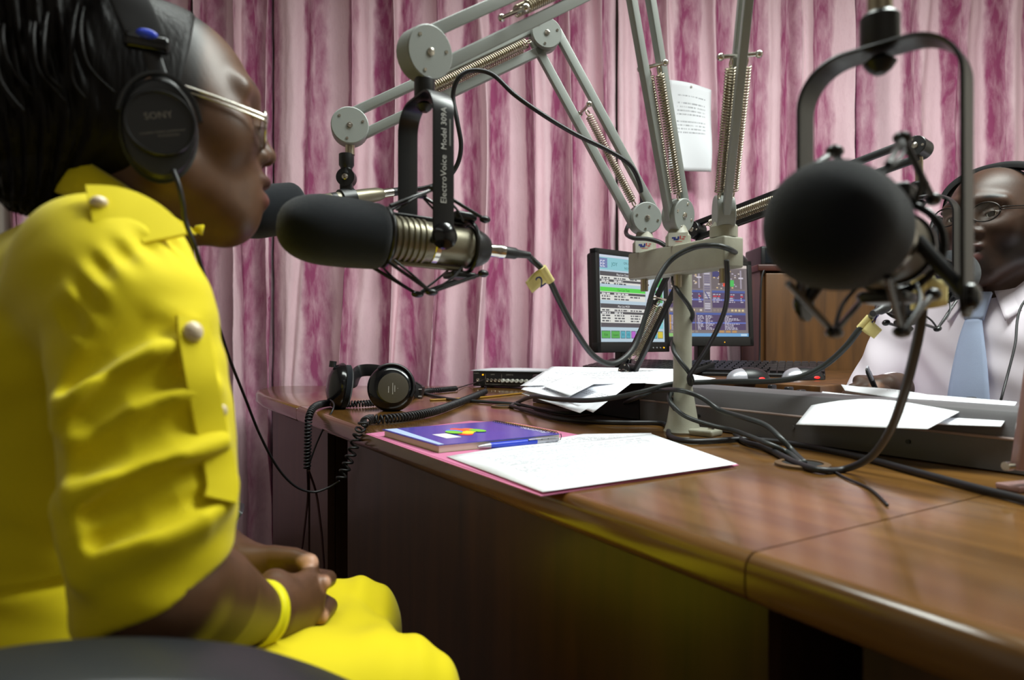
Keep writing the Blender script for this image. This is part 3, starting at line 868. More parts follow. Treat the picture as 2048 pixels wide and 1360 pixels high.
def mixer(p, w, h):
    S = w / 100.0; H = h / 100.0; rnd = random.Random(5)
    R = lambda x0, y0, x1, y1, c, l=0: p.rect(x0 * S, h - y1 * H, x1 * S, h - y0 * H, c, l)
    base = C(132, 120, 122); pan = C(88, 70, 108); pale = C(214, 200, 190)
    R(0, 0, 100, 100, base); R(0, 0, 100, 4, C(226, 214, 206), 1)
    for x in (2, 55):
        R(x, 6, x + 42, 34, C(116, 104, 108), 1); R(x + 1, 8, x + 22, 17, C(70, 66, 120), 2)
        for k in range(34):
            xx = x + 2 + rnd.random() * 32; yy = 7 + rnd.random() * 25
            R(xx, yy, xx + 2.2, yy + 1.6, rnd.choice([pale, C(230, 200, 150), C(190, 180, 200)]), 3)
        R(x + 14, 21, x + 21, 30, C(232, 74, 52), 4); R(x + 22, 21, x + 28, 30, C(84, 200, 96), 4)
        R(x + 36, 7, x + 38, 33, C(170, 160, 176), 3); R(x + 34, 17, x + 40, 19, C(222, 216, 230), 4)
        R(x, 36, x + 42, 60, pan, 1); R(x, 36, x + 42, 39, C(82, 98, 168), 2)
        for k in range(5):
            ink = C(226, 70, 74) if k == 1 else C(196, 190, 206)
            if k == 3: R(x, 40 + k * 2.6, x + 42, 42.4 + k * 2.6, C(104, 118, 196), 2)
            for (a, c) in ((1, 12), (17, 30), (36, 40)): p.words((x + a) * S, (x + rnd.uniform(c - 3, c)) * S, h - (42.2 + k * 2.6) * H, 1.5 * H, ink, 3, rnd)
        for k in range(9): R(x + 1 + k * 4.5, 62, x + 4 + k * 4.5, 65, rnd.choice([pale, C(150, 136, 130), C(226, 204, 160)]), 2)
    R(44, 5, 54, 66, C(150, 140, 150), 2)
    for k in range(20): R(45.5, 6 + k * 3, 52.5, 7.6 + k * 3, rnd.choice([C(208, 204, 220), C(120, 112, 140)]), 3)
    for k in range(5): R(46 + k, 38 + k * 2, 47.4 + k, 40 + k * 2, C(60, 60, 130), 4)
    R(2, 67, 97, 91, pan, 1); R(2, 67, 97, 70, C(82, 98, 168), 2); R(2, 80, 97, 82, C(104, 118, 196), 2); R(33, 67, 34.4, 91, base, 3)
    for k in range(11):
        y = 70.6 + k * 1.85
        R(2, y, 3.6, y + 1.3, C(250, 190, 70), 3)
        for (a, c) in ((4, 16), (36, 44), (46, 60), (70, 92)): p.words(a * S, rnd.uniform(a + 4, c) * S, h - (y + 1.3) * H, 1.1 * H, C(206, 200, 214), 3, rnd)
    for k in range(7): R(3 + k * 5, 92, 6 + k * 5, 94.4, C(160, 146, 136), 2)
    for k in range(4): R(55 + k * 8, 91.6, 61 + k * 8, 94.6, C(196, 150, 96), 2)
    R(0, 95.4, 100, 100, C(120, 176, 226), 2); R(0, 95.4, 9, 100, C(150, 206, 120), 3); R(14, 96.6, 24, 98.6, C(220, 236, 250), 3); R(90, 96.4, 98, 99, C(206, 232, 250), 3)
def logo_left(t, W, w, bb):
    b = MB(); b.cyl(W(w / 2 - 0.012, bb * 0.5, 0.0005), W(w / 2 - 0.012, bb * 0.5, 0.002), 0.010, n=24); b.build('badge', M_SILVER, t)
    for k in range(4):
        b = MB(); q = W(w - 0.085 + k * 0.018, bb * 0.42, 0.001); b.cyl(q, q + (W(0, 0, 1) - W(0, 0, 0)) * 0.002, 0.0022, n=12)
        b.build('button', M_LED if k == 3 else M_SILVER, t)
def logo_right(t, W, w, bb):
    p = Print(W(w * 0.42, bb * 0.34, 0.0008), (W(1, 0) - W(0, 0)), (W(0, 1) - W(0, 0))); rnd = random.Random(4)
    p.words(0, 0.07, 0, 0.005, C(120, 120, 124), 0, rnd); p.build('brand_print', M_PRINT, t, smooth=False)
    b = MB(); q = W(w * 0.66, bb * 0.4, 0.0005); b.cyl(q, q + (W(0, 0, 1) - W(0, 0, 0)) * 0.0015, 0.0016, n=10); b.build('power_light', M_LED, t)
ml = P(1195, 706, 2.03); mr = P(1339, 701, 2.245)
monitor((ml.x, ml.y), (mr.x, mr.y), 0.889, 0.320, 'left black monitor showing a grey and green playlist screen', 0.03, playlist, logo_left)
ml = P(1330, 690, 2.27); mr = P(1508, 692, 2.37)
monitor((ml.x, ml.y), (mr.x, mr.y), 0.908, 0.302, 'right black monitor showing a purple mixing program behind the pole', 0.05, mixer, logo_right)

# ---------------------------------------------------------------- keyboards and mice
def keyboard(c, ang, label, tilt=0.20):
    ex = V(math.cos(ang), math.sin(ang), 0); ey0 = V(-math.sin(ang), math.cos(ang), 0)
    ey = (ey0 * math.cos(tilt) + V(0, 0, 1) * math.sin(tilt)); ez = ex.cross(ey)
    c = Vector(c); t = thing('keyboard', label, 'keyboard', c, 'black computer keyboards')
    W = lambda x, y, z: c + ex * x + ey * y + ez * z + V(0, 0, 0.017)
    b = MB(); b.box(W(0, 0, 0.0), (0.45, 0.155, 0.018), (ex, ey, ez), 0.004); b.build('case', M_BLACK, t)
    for x in (-0.19, 0.19):
        b = MB(); q = W(x, 0.065, -0.009); b.box(V(q.x, q.y, 0.82 + (q.z - 0.82) / 2), (0.02, 0.012, q.z - 0.82)); b.build('foot', M_BLACK, t)
        b = MB(); q = W(x, -0.07, -0.009); b.box(V(q.x, q.y, 0.82 + max(0.001, (q.z - 0.82) / 2)), (0.02, 0.008, max(0.002, q.z - 0.82))); b.build('foot', M_BLACK, t)
    me = None
    for r in range(6):
        for k in range(21):
            x = -0.21 + k * 0.021 + (0.004 * r if k < 14 else 0.004); y = -0.056 + r * 0.0215
            if r == 0 and 3 < k < 10 and k != 6: continue
            wk = 0.12 if (r == 0 and k == 6) else 0.0175
            b = MB(); b.box(W(x, y, 0.012), (wk, 0.0175, 0.007), (ex, ey, ez), 0.0)
            o = b.build('key', M_BLACK, t, smooth=False)
M_KEY = M_BLACK
keyboard((0.70, 2.03, 0.82), -0.42, 'black keyboard, right one, in front of the mixing program monitor')
keyboard((0.425, 2.175, 0.82), -0.95, 'black keyboard, left one, half hidden behind the pole and papers')

def mouse(c, ang, label):
    c = Vector(c); ex = V(math.cos(ang), math.sin(ang), 0); ey = V(-math.sin(ang), math.cos(ang), 0); ez = V(0, 0, 1)
    t = thing('computer_mouse', label, 'mouse', c, 'grey and black computer mice')
    b = MB(); b.ball(c + V(0, 0, 0.0), (0.058, 0.031, 0.036), (ex, ey, ez), 24, 16)
    b.v = [V(v.x, v.y, max(v.z, c.z + 0.001)) for v in b.v]; b.build('shell', M_BLACK, t)
    b = MB(); b.ball(c - ex * 0.022 + V(0, 0, 0.002), (0.040, 0.029, 0.031), (ex, ey, ez), 24, 16)
    b.v = [V(v.x, v.y, max(v.z, c.z + 0.004)) for v in b.v]; b.build('button_cover', M_SILVER, t)
    b = MB(); b.ball(c + ex * 0.018 - ey * 0.025 + V(0, 0, 0.007), (0.012, 0.006, 0.0042), (ex, ey, ez), 12, 8); b.build('glow_strip', M_RED, t)
mouse(V(.618, 1.745, .82), 0.15, 'nearer computer mouse, left one, glowing red by the keyboard')
mouse(V(.785, 1.80, .82), 0.12, 'right computer mouse glowing red in front of the bookcase')

# ---------------------------------------------------------------- headphone amplifier
def amplifier():
    a = P(946, 770, 2.53); a.z = 0.752
    ex = V(0.92, -0.39, 0).normalized(); ey = V(0.39, 0.92, 0).normalized(); ez = V(0, 0, 1)
    w, d, h = 0.30, 0.13, 0.056
    t = thing('headphone_amplifier', 'black headphone amplifier with a row of pale knobs, below white papers', 'amplifier', a + ex * w / 2 + ey * d / 2 - V(0, 0, .002))
    W = lambda x, y, z: a + ex * x + ey * y + ez * z
    b = MB(); b.box(W(w / 2, d / 2, 0.004 + h / 2), (w, d, h), (ex, ey, ez), 0.002); b.build('case', M_BLACKM, t)
    for x in (0.03, 0.27):
        for y in (0.02, 0.11):
            b = MB(); b.cyl(W(x, y, -0.002), W(x, y, 0.005), 0.007, n=12); b.build('foot', M_CABLE, t)
    p = Print(W(0, -0.0005, 0.004), ex, ez)
    for x in (0.052, 0.118): p.rect(x, 0.008, x + 0.001, 0.046, C(150, 140, 130))
    p.rect(0.052, 0.008, 0.25, 0.009, C(150, 140, 130))
    p.text('Symetrix', 0.004, 0.047, 0.006, C(170, 165, 155)); p.text('INPUTS', 0.082, 0.043, 0.005, C(170, 165, 155), 1, 'c'); p.text('OUTPUT 1-4', 0.15, 0.043, 0.005, C(170, 165, 155), 1, 'c')
    p.build('front_print', M_PRINT, t, smooth=False)
    b = MB(); b.cyl(W(0.042, 0, 0.047), W(0.042, -0.003, 0.047), 0.0026, n=10); b.build('power_light', M_LED, t)
    for x in (0.022, 0.062, 0.078, 0.094, 0.110):
        b = MB(); b.lathe(W(x, 0.0, 0.027), -ey, [(0, 0.0065), (0.004, 0.0065), (0.005, 0.0045), (0.0015, 0.0035)], 16); b.build('jack_socket', M_CHROME, t)
    for k in range(8):
        x = 0.127 + k * 0.0185
        b = MB(); b.lathe(W(x, 0.0, 0.027), -ey, [(0, 0.0055), (0.002, 0.0072), (0.013, 0.0066), (0.014, 0.0055)], 16); b.build('knob', M_WHITE, t)
        b = MB(); b.box(W(x, -0.0145, 0.030), (0.0012, 0.0012, 0.006), (ex, ey, ez)); b.build('knob_mark', M_CONSD, t)
    return W, h
AMP, AMPH = amplifier()
# ---------------------------------------------------------------- triple boom stand
UPZ = V(0, 0, 1)
base = G(1365, 866); base.z = 0.75
st = thing('microphone_stand', 'beige post stand with a crossbar clamp carrying three grey boom arms', 'stand', base)
b = MB(); b.lathe(base, UPZ, [(0, .034), (.004, .035), (.008, .033), (.02, .029), (.06, .0225), (.085, .0185), (.10, .0172), (.30, .0172)], 28); b.build('post', M_POLE, st)
b = MB(); d = V(0.72, -0.69, 0).normalized(); e = UPZ.cross(d)
b.box(base + d * 0.033 + V(0, 0, .006), (0.075, 0.044, 0.012), (d, e, UPZ), 0.004); b.build('base_foot', M_POLE, st)
b = MB(); b.cyl(base + d * 0.058 + V(0, 0, .012), base + d * 0.058 + V(0, 0, .015), 0.006, n=12); b.build('screw', M_CHROME, st)
cL = P(1274, 533, 1.345); cR = P(1468, 505, 1.115)
cz = (cL.z + cR.z) / 2; cL.z = cR.z = cz
bd = (cR - cL).normalized(); bn = UPZ.cross(bd)
b = MB(); b.box((cL + cR) / 2, ((cR - cL).length, 0.046, 0.052), (bd, bn, UPZ), 0.004); b.build('crossbar', M_POLE, st)
bases = []
for k, tt in enumerate((0.09, 0.47, 0.91)):
    q = cL.lerp(cR, tt); bases.append(q)
    b = MB(); b.cyl(q - V(0, 0, .026), q - V(0, 0, .050), 0.0075, n=16); b.build('clamp_bolt', M_NICKEL, st)

def helix_spring(p0, p1, R, turns, wire=0.0014):
    d = (p1 - p0); L = d.length; turns = int(L / 0.0048); d.normalize(); b = MB()
    body = coil([p0 + d * 0.012, p1 - d * 0.012], R, turns, 9)
    b.tube(body, wire, 5)
    for e, s in ((p0, 1), (p1, -1)):
        a = d.orthogonal().normalized(); c = d.cross(a)
        b.tube([e + (d * (math.cos(t) * s) * 0.006 + a * math.sin(t) * 0.005) + d * (s * .006) for t in [2 * math.pi * i / 12 for i in range(13)]], wire, 5)
    return b

def boom_arm(name, label, b0, el, hd, m, sep_l=0.026, sep_u=0.021, spr=2, plate=0.031, foot=None, sticker=True, shaft=None, rod=(0.0085, 0.006), yaw=0.0, spring_frac=0.6, head_plate=0.03, spr_u=None):
    """base joint b0, elbow el, head joint hd"""
    t = thing(name, label, 'boom arm', foot if foot is not None else b0, 'boom arms of the studio')
    nr = (el - b0).cross(hd - el).normalized()
    if nr.dot(V(0, -1, 0)) < 0: nr = -nr                       # side that faces the camera
    if yaw: nr = Matrix.Rotation(yaw, 3, 'Z') @ nr
    def plate_(c, r, th, name_, screws=4):
        b = MB(); b.lathe(c - nr * th / 2, nr, [(0, r * 0.95), (.0012, r), (th - .0012, r), (th, r * 0.95)], 30)
        o = b.build(name_, m, t)
        a = nr.orthogonal().normalized(); cc = nr.cross(a)
        b = MB(); b.lathe(c + nr * (th / 2), nr, [(0, .0055), (.0015, .005), (.0022, .003)], 14); b.build('pivot_screw', M_CHROME, t)
        for k in range(screws):
            an = k * 2 * math.pi / screws + 0.6
            q = c + a * (math.cos(an) * r * 0.72) + cc * (math.sin(an) * r * 0.72)
            b = MB(); b.lathe(q + nr * (th / 2), nr, [(0, .0026), (.001, .0022)], 10); b.build('screw', M_CHROME, t)
    def rods(p, q, sep, nm):
        d = (q - p).normalized(); w = nr.cross(d).normalized()
        for s in (-1, 1):
            b = MB(); b.box((p + q) / 2 + w * (s * sep), (rod[1] * 2, rod[0] * 2, (q - p).length), (nr, w, d), 0.002); b.build(nm, m, t)
        return d, w
    # foot socket
    if foot is not None:
        b = MB(); b.lathe(foot, UPZ, [(0, .023), (.018, .023), (.022, .020), (max(.03, (b0 - foot).dot(UPZ) - plate * .6), .013)], 22); b.build('socket', m if m is not M_GREY else M_POLE, t)
        if sticker:
            c = foot + V(0, 0, 0.010); vd = V(-c.x, -c.y, 0).normalized(); hx = UPZ.cross(vd)
            b = MB(); b.box(c + vd * 0.0235, (0.034, 0.0015, 0.024), (hx, -vd, UPZ)); o = b.build('sticker', M_WHITE, t)
            p = Print(c + vd * 0.0245 - hx * 0.017 - V(0, 0, .012), hx, UPZ); bl = C(40, 50, 130); rd = C(200, 60, 70)
            for (x0, y0, x1, y1, cc) in ((.006, .013, .013, .016, bl), (.009, .010, .018, .013, bl), (.016, .012, .019, .017, bl), (.020, .012, .022, .018, rd), (.023, .011, .028, .013, rd), (.025, .015, .030, .0165, rd), (.012, .007, .024, .008, rd)):
                p.rect(x0, y0, x1, y1, cc)
            p.build('sticker_print', M_PRINT, t, smooth=False)
    th = 0.030
    plate_(b0, plate, th, 'base_joint'); plate_(el, plate * 0.95, th, 'elbow_joint', 3); plate_(hd, head_plate, th, 'head_joint', 3)
    d1, w1 = rods(b0, el, sep_l, 'lower_rod')
    d2, w2 = rods(el, hd, sep_u, 'upper_rod')
    L1 = (el - b0).length; L2 = (hd - el).length
    for k in range(spr):
        o = (k - (spr - 1) / 2) * 0.022
        p0 = b0 + d1 * 0.030 + nr * o + w1 * 0.004; p1 = b0 + d1 * (L1 * spring_frac) + nr * o - w1 * 0.002
        helix_spring(p0, p1, 0.0072, 62).build('lower_spring', M_NICKEL, t, angle=180)
    su = spr_u or spr
    for k in range(su):
        o = (k - (su - 1) / 2) * 0.022
        p0 = el + d2 * 0.035 + nr * o; p1 = el + d2 * (L2 * 0.62) + nr * o
        helix_spring(p0, p1, 0.0078, 60).build('upper_spring', M_NICKEL, t, angle=180)
    for c, w in ((b0 + d1 * (L1 * spring_frac + .004), w1), (el + d2 * (L2 * 0.62 + .004), w2)):
        b = MB(); b.cyl(c - nr * 0.026, c + nr * 0.026, 0.0032, n=10)
        for s in (-1, 1): b.ball(c + nr * (0.027 * s), 0.0058, nu=12, nv=8)
        b.build('spring_pin', M_CHROME, t)
    if shaft:
        b = MB(); b.cyl(hd - V(0, 0, head_plate * 0.7), shaft, 0.0085 if m is M_GREY else 0.006, n=16); b.build('mounting_shaft', M_NICKEL, t)
    return t

# ---------------------------------------------------------------- microphones
def foam_profile(r, L):
    prof = []
    for k in range(13):
        th = math.pi / 2 * k / 12
        prof.append((L - L * 0.42 * (1 - math.sin(th)) * 0 - (r * 0.85) * (1 - math.cos(math.pi / 2 - th)) , 0))
    prof = [(0, r * 0.86), (0.004, r * 0.93), (0.010, r * 0.965), (L * 0.35, r * 1.0), (L * 0.55, r * 0.995)]
    for k in range(1, 13):
        th = math.pi / 2 * k / 12
        prof.append((L * 0.55 + L * 0.45 * math.sin(th), max(0.0005, r * 0.995 * math.cos(th) ** 0.75)))
    return prof

def broadcast_mic(label, Cp, ax, yh, ydir, top, foam_r=0.0475, foam_t=(0.058, 0.185), lettering=True, yoke_r=0.056, Lneg=0.095, drop=0.0, knob=1.0, shift=0.0):
    """ax: unit axis towards the foam end; top: point under the swivel; ydir: horizontal yoke direction; Cp: pivot centre"""
    ax = Vector(ax).normalized(); u = Vector(ydir).normalized(); uy_ = u; u = UPZ.cross(ax).normalized(); up = ax.cross(u).normalized()
    if up.z < 0: up = -up
    if u.dot(uy_) < 0: u = -u
    t = thing('broadcast_microphone', label, 'microphone', Cp, 'large studio microphones in spring cradles')
    W = lambda a, s=0.0, z=0.0: Cp + ax * (a + shift) + u * s + up * z
    b = MB(); b.lathe(W(foam_t[0]), ax, foam_profile(foam_r, foam_t[1] - foam_t[0]), 40); b.build('windscreen', M_FOAM, t, angle=60)
    # body with slots
    b = MB(); b.lathe(W(-Lneg + .03), ax, [(0, .024), (.004, .0262), (.05, .0265), (.055, .0272), (Lneg - .03 + .0, .0272), (Lneg - .03 + foam_t[0] + .004, .0262)], 36); b.build('body', M_FAWN, t)
    for k in range(7):
        a = 0.004 + k * 0.0078
        b = MB(); b.lathe(W(a), ax, [(0, .0274), (.0012, .0292), (.0042, .0292), (.0054, .0274)], 36); b.build('vent_ring', M_FAWN, t)
    b = MB(); b.lathe(W(-.014), ax, [(0, .0275), (.001, .0285), (.008, .0285), (.009, .0275)], 36); b.build('chrome_ring', M_CHROME, t)
    for s, z in ((0.0, 0.030), (0.0, -0.030)):
        b = MB(); b.box(W(0.004, s, z), (0.118, 0.012, 0.006), (ax, u, up), 0.002); b.build('side_rail', M_FAWN if z < 0 else M_BLACKM, t)
    b = MB(); b.lathe(W(-Lneg + .032), -ax, [(0, .0285), (.006, .0285), (.022, .022), (.028, .018), (.030, .012)], 30); b.build('rear_cap', M_BLACK, t)
    b = MB(); b.lathe(W(-Lneg + .004), -ax, [(0, .0088), (.018, .0088), (.019, .0095), (.028, .0095), (.029, .008)], 20); b.build('connector', M_CHROME, t)
    b = MB(); b.lathe(W(-Lneg - .025), -ax, [(0, .0085), (.018, .0080), (.022, .0060), (.042, .0048)], 18); b.build('cable_boot', M_CABLE, t)
    # cradle: front ring, rear ring, V struts above and below, knots, elastic cords
    for a, r in ((0.055, .036), (-0.062, .034)):
        b = MB(); b.tube([W(a, r * math.cos(q), r * math.sin(q)) for q in [2 * math.pi * i / 32 for i in range(33)]], .0028, 8); b.build('cradle_ring', M_BLACKM, t)
    for s in (-1, 1):
        for z in (-1, 1):
            kn = W(-0.002, 0.022 * s, 0.066 * z)
            fr = W(0.060, 0.030 * s, 0.034 * z); rr = W(-0.075, 0.024 * s, 0.036 * z)
            b = MB(); b.tube([fr, kn, rr], .0024, 8); b.ball(kn, (.009, .006, .0045), (ax, u, up), 12, 8)
            b.ball(rr, (.008, .006, .005), (ax, u, up), 12, 8); b.build('cradle_strut', M_BLACKM, t)
            b = MB(); b.tube(spline([kn, W(-0.03, 0.026 * s, 0.045 * z), W(-0.045, 0.02 * s, 0.03 * z)], 5), .0016, 6)
            b.tube(spline([kn, W(0.03, 0.03 * s, 0.046 * z), W(0.05, 0.024 * s, 0.031 * z)], 5), .0016, 6); b.build('elastic_cord', M_CABLE, t)
    b = MB(); b.box(W(-0.052, 0, 0.039), (0.032, 0.036, 0.012), (ax, u, up), 0.004); b.build('cradle_clip', M_BLACKM, t)
    b = MB(); b.box(W(-0.052, 0, -0.039), (0.036, 0.032, 0.009), (ax, u, up), 0.003); b.build('cradle_clip', M_BLACKM, t)
    # yoke: flat strap bent into an arch
    uh = Vector((uy_.x, uy_.y, 0)).normalized(); ah = UPZ.cross(uh)
    Cy = Cp - V(0, 0, drop); zt = top.z; zp = Cy.z; H = zt - zp; R = min(0.034, yoke_r * 0.75)
    pts = []
    pts += [Cy + uh * yoke_r + V(0, 0, H * k / 6 * (1 - R / H)) for k in range(7)]
    cc = V(Cy.x, Cp.y, zt - R)
    pts += [cc + uh * (yoke_r - R + R * math.cos(q)) + V(0, 0, R * math.sin(q)) for q in [math.pi / 2 * k / 10 for k in range(1, 11)]]
    pts += [cc + uh * (-(yoke_r - R) - R * math.sin(q)) + V(0, 0, R * math.cos(q)) for q in [math.pi / 2 * k / 10 for k in range(0, 11)]]
    pts += [Cy - uh * yoke_r + V(0, 0, H * (1 - R / H) * (1 - k / 6)) for k in range(1, 7)]
    b = MB(); b.tube(pts, 1.0, 12, flat=(0.0145, 0.0018), up=ah)
    for s in (-1, 1): b.lathe(Cy + uh * (s * (yoke_r - .002)), uh * s, [(0, .0145), (.0036, .0145)], 24)
    yk = b.build('yoke', M_BLACKM, t, angle=50)
    for s in (-1, 1):
        b = MB(); b.lathe(Cy + uh * (s * (yoke_r + .0015)), uh * s, [(0, .0165 * knob), (.006 * knob, .0155 * knob), (.010 * knob, .009 * knob), (.011 * knob, .003)], 24); b.build('pivot_knob', M_GLOSS, t)
        b = MB(); b.cyl(Cp + uh * (s * 0.024), Cy + uh * (s * yoke_r), .005, n=12); b.build('pivot_pin', M_BLACKM, t)
    b = MB(); b.lathe(top - V(0, 0, .002), UPZ, [(0, .012), (.003, .0135), (.026, .0135), (.029, .011)], 22); b.build('swivel', M_BLACK, t)
    b = MB(); b.lathe(top - V(0, 0, .004), -UPZ, [(0, .006), (.005, .0115), (.010, .008), (.013, .004)], 18); b.build('swivel_nut', M_BLACK, t)
    if lettering:
        f = uh if uh.y < 0 else -uh
        o = Cp + f * (yoke_r + .0021) + V(0, 0, 0.040); hx = UPZ.cross(f)
        pz = Print(o + hx * 0.003, UPZ, -hx)
        pz.text('ElectroVoice', 0, 0, 0.0115, C(196, 196, 192), 1); pz.text('Model 309A', 0.066, 0, 0.0105, C(196, 196, 192), 1)
        pz.rect(0.072, -.006, 0.105, -.004, C(120, 120, 118)); pz.build('yoke_lettering', M_PRINT, t, smooth=False)
    return t, W(-Lneg - .065), ax

# front left microphone
Cf = V(-0.1135, 0.87, 1.050); AXF = (-NV + V(0, 0, 0.035)).normalized()
topF = V(Cf.x, Cf.y, 1.236)
micF, tailF, _ = broadcast_mic('large black foam microphone nearest the woman\'s mouth, on lettered yoke', Cf, AXF, 0.18, DV, topF, foam_r=0.0425)
# foreground right microphone
Cr = V(0.270, 0.492, 0.993); AXR = V(-0.70, -0.71, 0.01).normalized()
topR = V(Cr.x, Cr.y, 1.134)
micR, tailR, _ = broadcast_mic('big blurred foam microphone in the foreground, right of the monitors', Cr, AXR, 0.15, V(0.70, -0.71, 0), topR, lettering=False, foam_t=(0.024, 0.106), foam_r=0.0405, shift=0.030, yoke_r=0.054, drop=0.042, knob=0.6)
# the man's microphone
foamM = P(1905, 548, 1.20); xlrM = P(1776, 612, 1.06)
axm = (foamM - xlrM).normalized()
Cm = xlrM + axm * 0.112
um = UPZ.cross(axm).normalized()
topM = V(Cm.x, Cm.y, Cm.z + 0.155)
micM, tailM, _ = broadcast_mic('foam microphone in front of the man\'s mouth, with cable tagged 1', Cm, axm, 0.155, um, topM, lettering=False, foam_t=(0.070, 0.175), foam_r=0.044)

# slim microphone behind the front one
def slim_mic():
    clip = P(694, 398, 1.20); foam = P(520, 424, 1.095)
    ax = (foam - clip).normalized()
    t = thing('slim_microphone', 'slim silver microphone with foam tip, clipped behind the front microphone', 'microphone', clip)
    W = lambda a: clip + ax * a
    b = MB(); b.lathe(W(.095), ax, foam_profile(.0425, .125), 36); b.build('windscreen', M_FOAM, t, angle=60)
    b = MB(); b.lathe(W(-.075), ax, [(0, .010), (.01, .0125), (.03, .0135), (.10, .0145), (.165, .0145), (.18, .016)], 26); b.build('body', M_FAWN, t)
    for k in range(8):
        b = MB(); b.lathe(W(.048 + k * .006), ax, [(0, .0148), (.001, .0158), (.003, .0158), (.004, .0148)], 26); b.build('vent_ring', M_FAWN, t)
    b = MB(); b.lathe(W(.022), ax, [(0, .0149), (.010, .0149)], 26); b.build('black_band', M_BLACK, t)
    b = MB(); b.lathe(W(-.075), -ax, [(0, .0085), (.022, .0085), (.023, .0075)], 18); b.build('connector', M_CHROME, t)
    b = MB(); b.lathe(W(-.098), -ax, [(0, .008), (.014, .0075), (.018, .0055), (.045, .0042)], 16); b.build('cable_boot', M_CABLE, t)
    # clip
    top = P(693, 308, 1.20)
    b = MB(); b.lathe(W(-.014), ax, [(0, .0158), (.001, .0185), (.027, .0185), (.028, .0158)], 26); b.build('clip_cradle', M_BLACK, t)
    q = P(693, 356, 1.20)
    b = MB(); b.cyl(q - V(0, .010, 0), q + V(0, .010, 0), .0165, n=24); b.box((q + clip) / 2 + V(0, 0, .004), (.022, .018, .036), bev=.003); b.build('clip_joint', M_BLACK, t)
    b = MB(); b.lathe(q - V(0, .010, 0), V(0, -1, 0), [(0, .006), (.002, .0055), (.003, .003)], 14); b.build('clip_screw', M_CHROME, t)
    b = MB(); b.lathe(top, -UPZ, [(0, .012), (.001, .0135), (.020, .0135), (.026, .010), (.036, .0115)], 20); b.build('clip_collar', M_BLACK, t)
    return W(-.14), top
tailS, topS = slim_mic()

# ---------------------------------------------------------------- boom arms
ba = [q + V(0, 0, .026) for q in bases]
j0 = P(1284, 440, 1.335); j0.x, j0.y = ba[0].x, ba[0].y
j1 = P(1360, 432, 1.24); j1.x, j1.y = ba[1].x, ba[1].y
j2 = P(1450, 428, 1.14); j2.x, j2.y = ba[2].x, ba[2].y
hs = P(700, 255, 1.20)
boom_arm('boom_arm', 'left grey boom arm bent at its elbow, reaching to the slim microphone', j0, P(1090, 72, 1.28), hs, M_GREY, foot=ba[0], shaft=V(hs.x, hs.y, topS.z - .002), spr=1, spr_u=2, head_plate=.033)
hf = P(858, 102, 0.86); hf.x, hf.y = topF.x, topF.y
boom_arm('boom_arm', 'middle grey boom arm holding the big microphone nearest the woman', j1, P(1268, -86, 1.09), hf, M_GREY, foot=ba[1], shaft=topF + V(0, 0, .026), sep_l=0.024, head_plate=.034)
hr = V(topR.x, topR.y, 1.30)
boom_arm('boom_arm', 'right grey boom arm seen edge on, reaching forward to the foreground microphone', j2, P(1506, -150, 0.88), hr, M_GREY, foot=ba[2], shaft=topR + V(0, 0, .026), sep_l=0.020, sticker=False)
# the man's black arm stands on the side table behind the papers
b0 = P(1256, 735, 1.62); b0.z = 0.85
hm = P(1838, 300, 1.135); hm.x, hm.y = topM.x, topM.y
elM = P(1392, 462, 1.50)
ft = V(b0.x, b0.y, 0.829)
boom_arm('boom_arm', 'black boom arm reaching up from the papers across to the man\'s microphone', b0, elM, hm, M_BLACKM, foot=ft, shaft=topM + V(0, 0, .026), sep_l=0.020, sep_u=0.017, rod=(0.006, 0.005), plate=.020, sticker=False, head_plate=.017, spring_frac=0.52)

# ---------------------------------------------------------------- cables
def on(px, py, r=0.0052): return G(px, py, 0.75 + r)
def tag_label(c, d, side, num, label, size=(0.05, 0.028)):
    """a folded tape flag on a cable"""
    c = Vector(c); d = Vector(d).normalized(); side = Vector(side); side = (side - d * side.dot(d)).normalized(); n = d.cross(side)
    t = thing('cable_tag', label, 'tag', c)
    b = MB(); b.grid(lambda u, v: c + side * (0.003 + size[0] * u) + d * (size[1] * (v - 0.5) * (1 - 0.25 * u)) + n * (0.004 * math.sin(u * 4)), 8, 4)
    b.build('flag', M_TAPE, t, angle=180, solid=.0006)
    b = MB(); b.cyl(c - d * size[1] * .5, c + d * size[1] * .5, .0062, n=14); b.build('wrap', M_TAPE, t)
    if n.y > 0: n = -n
    p = Print(c + side * (size[0] * 0.18) - d * size[1] * .36 + n * .0062, side, n.cross(side)); 
    if (n.cross(side)).z < 0: p = Print(c + side * (size[0] * 0.80) + d * 0 + n * .0062 - n.cross(-side) * size[1] * .36, -side, n.cross(-side))
    p.text(num, 0.004, 0.0, size[1] * 0.95, C(30, 36, 110), 1); p.build('number', M_PRINT, t, smooth=False)
cable('microphone_cable', [tailF, P(1062, 517, .97), P(1092, 548, .98), P(1118, 600, 1.0), P(1150, 660, 1.02), P(1188, 712, 1.05), P(1228, 727, 1.08), P(1268, 695, 1.11), P(1292, 630, 1.13), P(1310, 570, 1.14), P(1340, 522, 1.15), P(1385, 496, 1.13), P(1428, 491, 1.09), P(1462, 500, 1.10), P(1490, 520, 1.2)], .0046, M_CABLE2, 'grey black cable looping from the front microphone up to the crossbar')
tag_label(P(1093, 549, .979), P(1118, 600, 1.0) - P(1075, 530, .975), P(1050, 572, .975) - P(1093, 549, .979), '2', 'cream tape flag marked 2 on the front microphone cable', (0.030, 0.026))
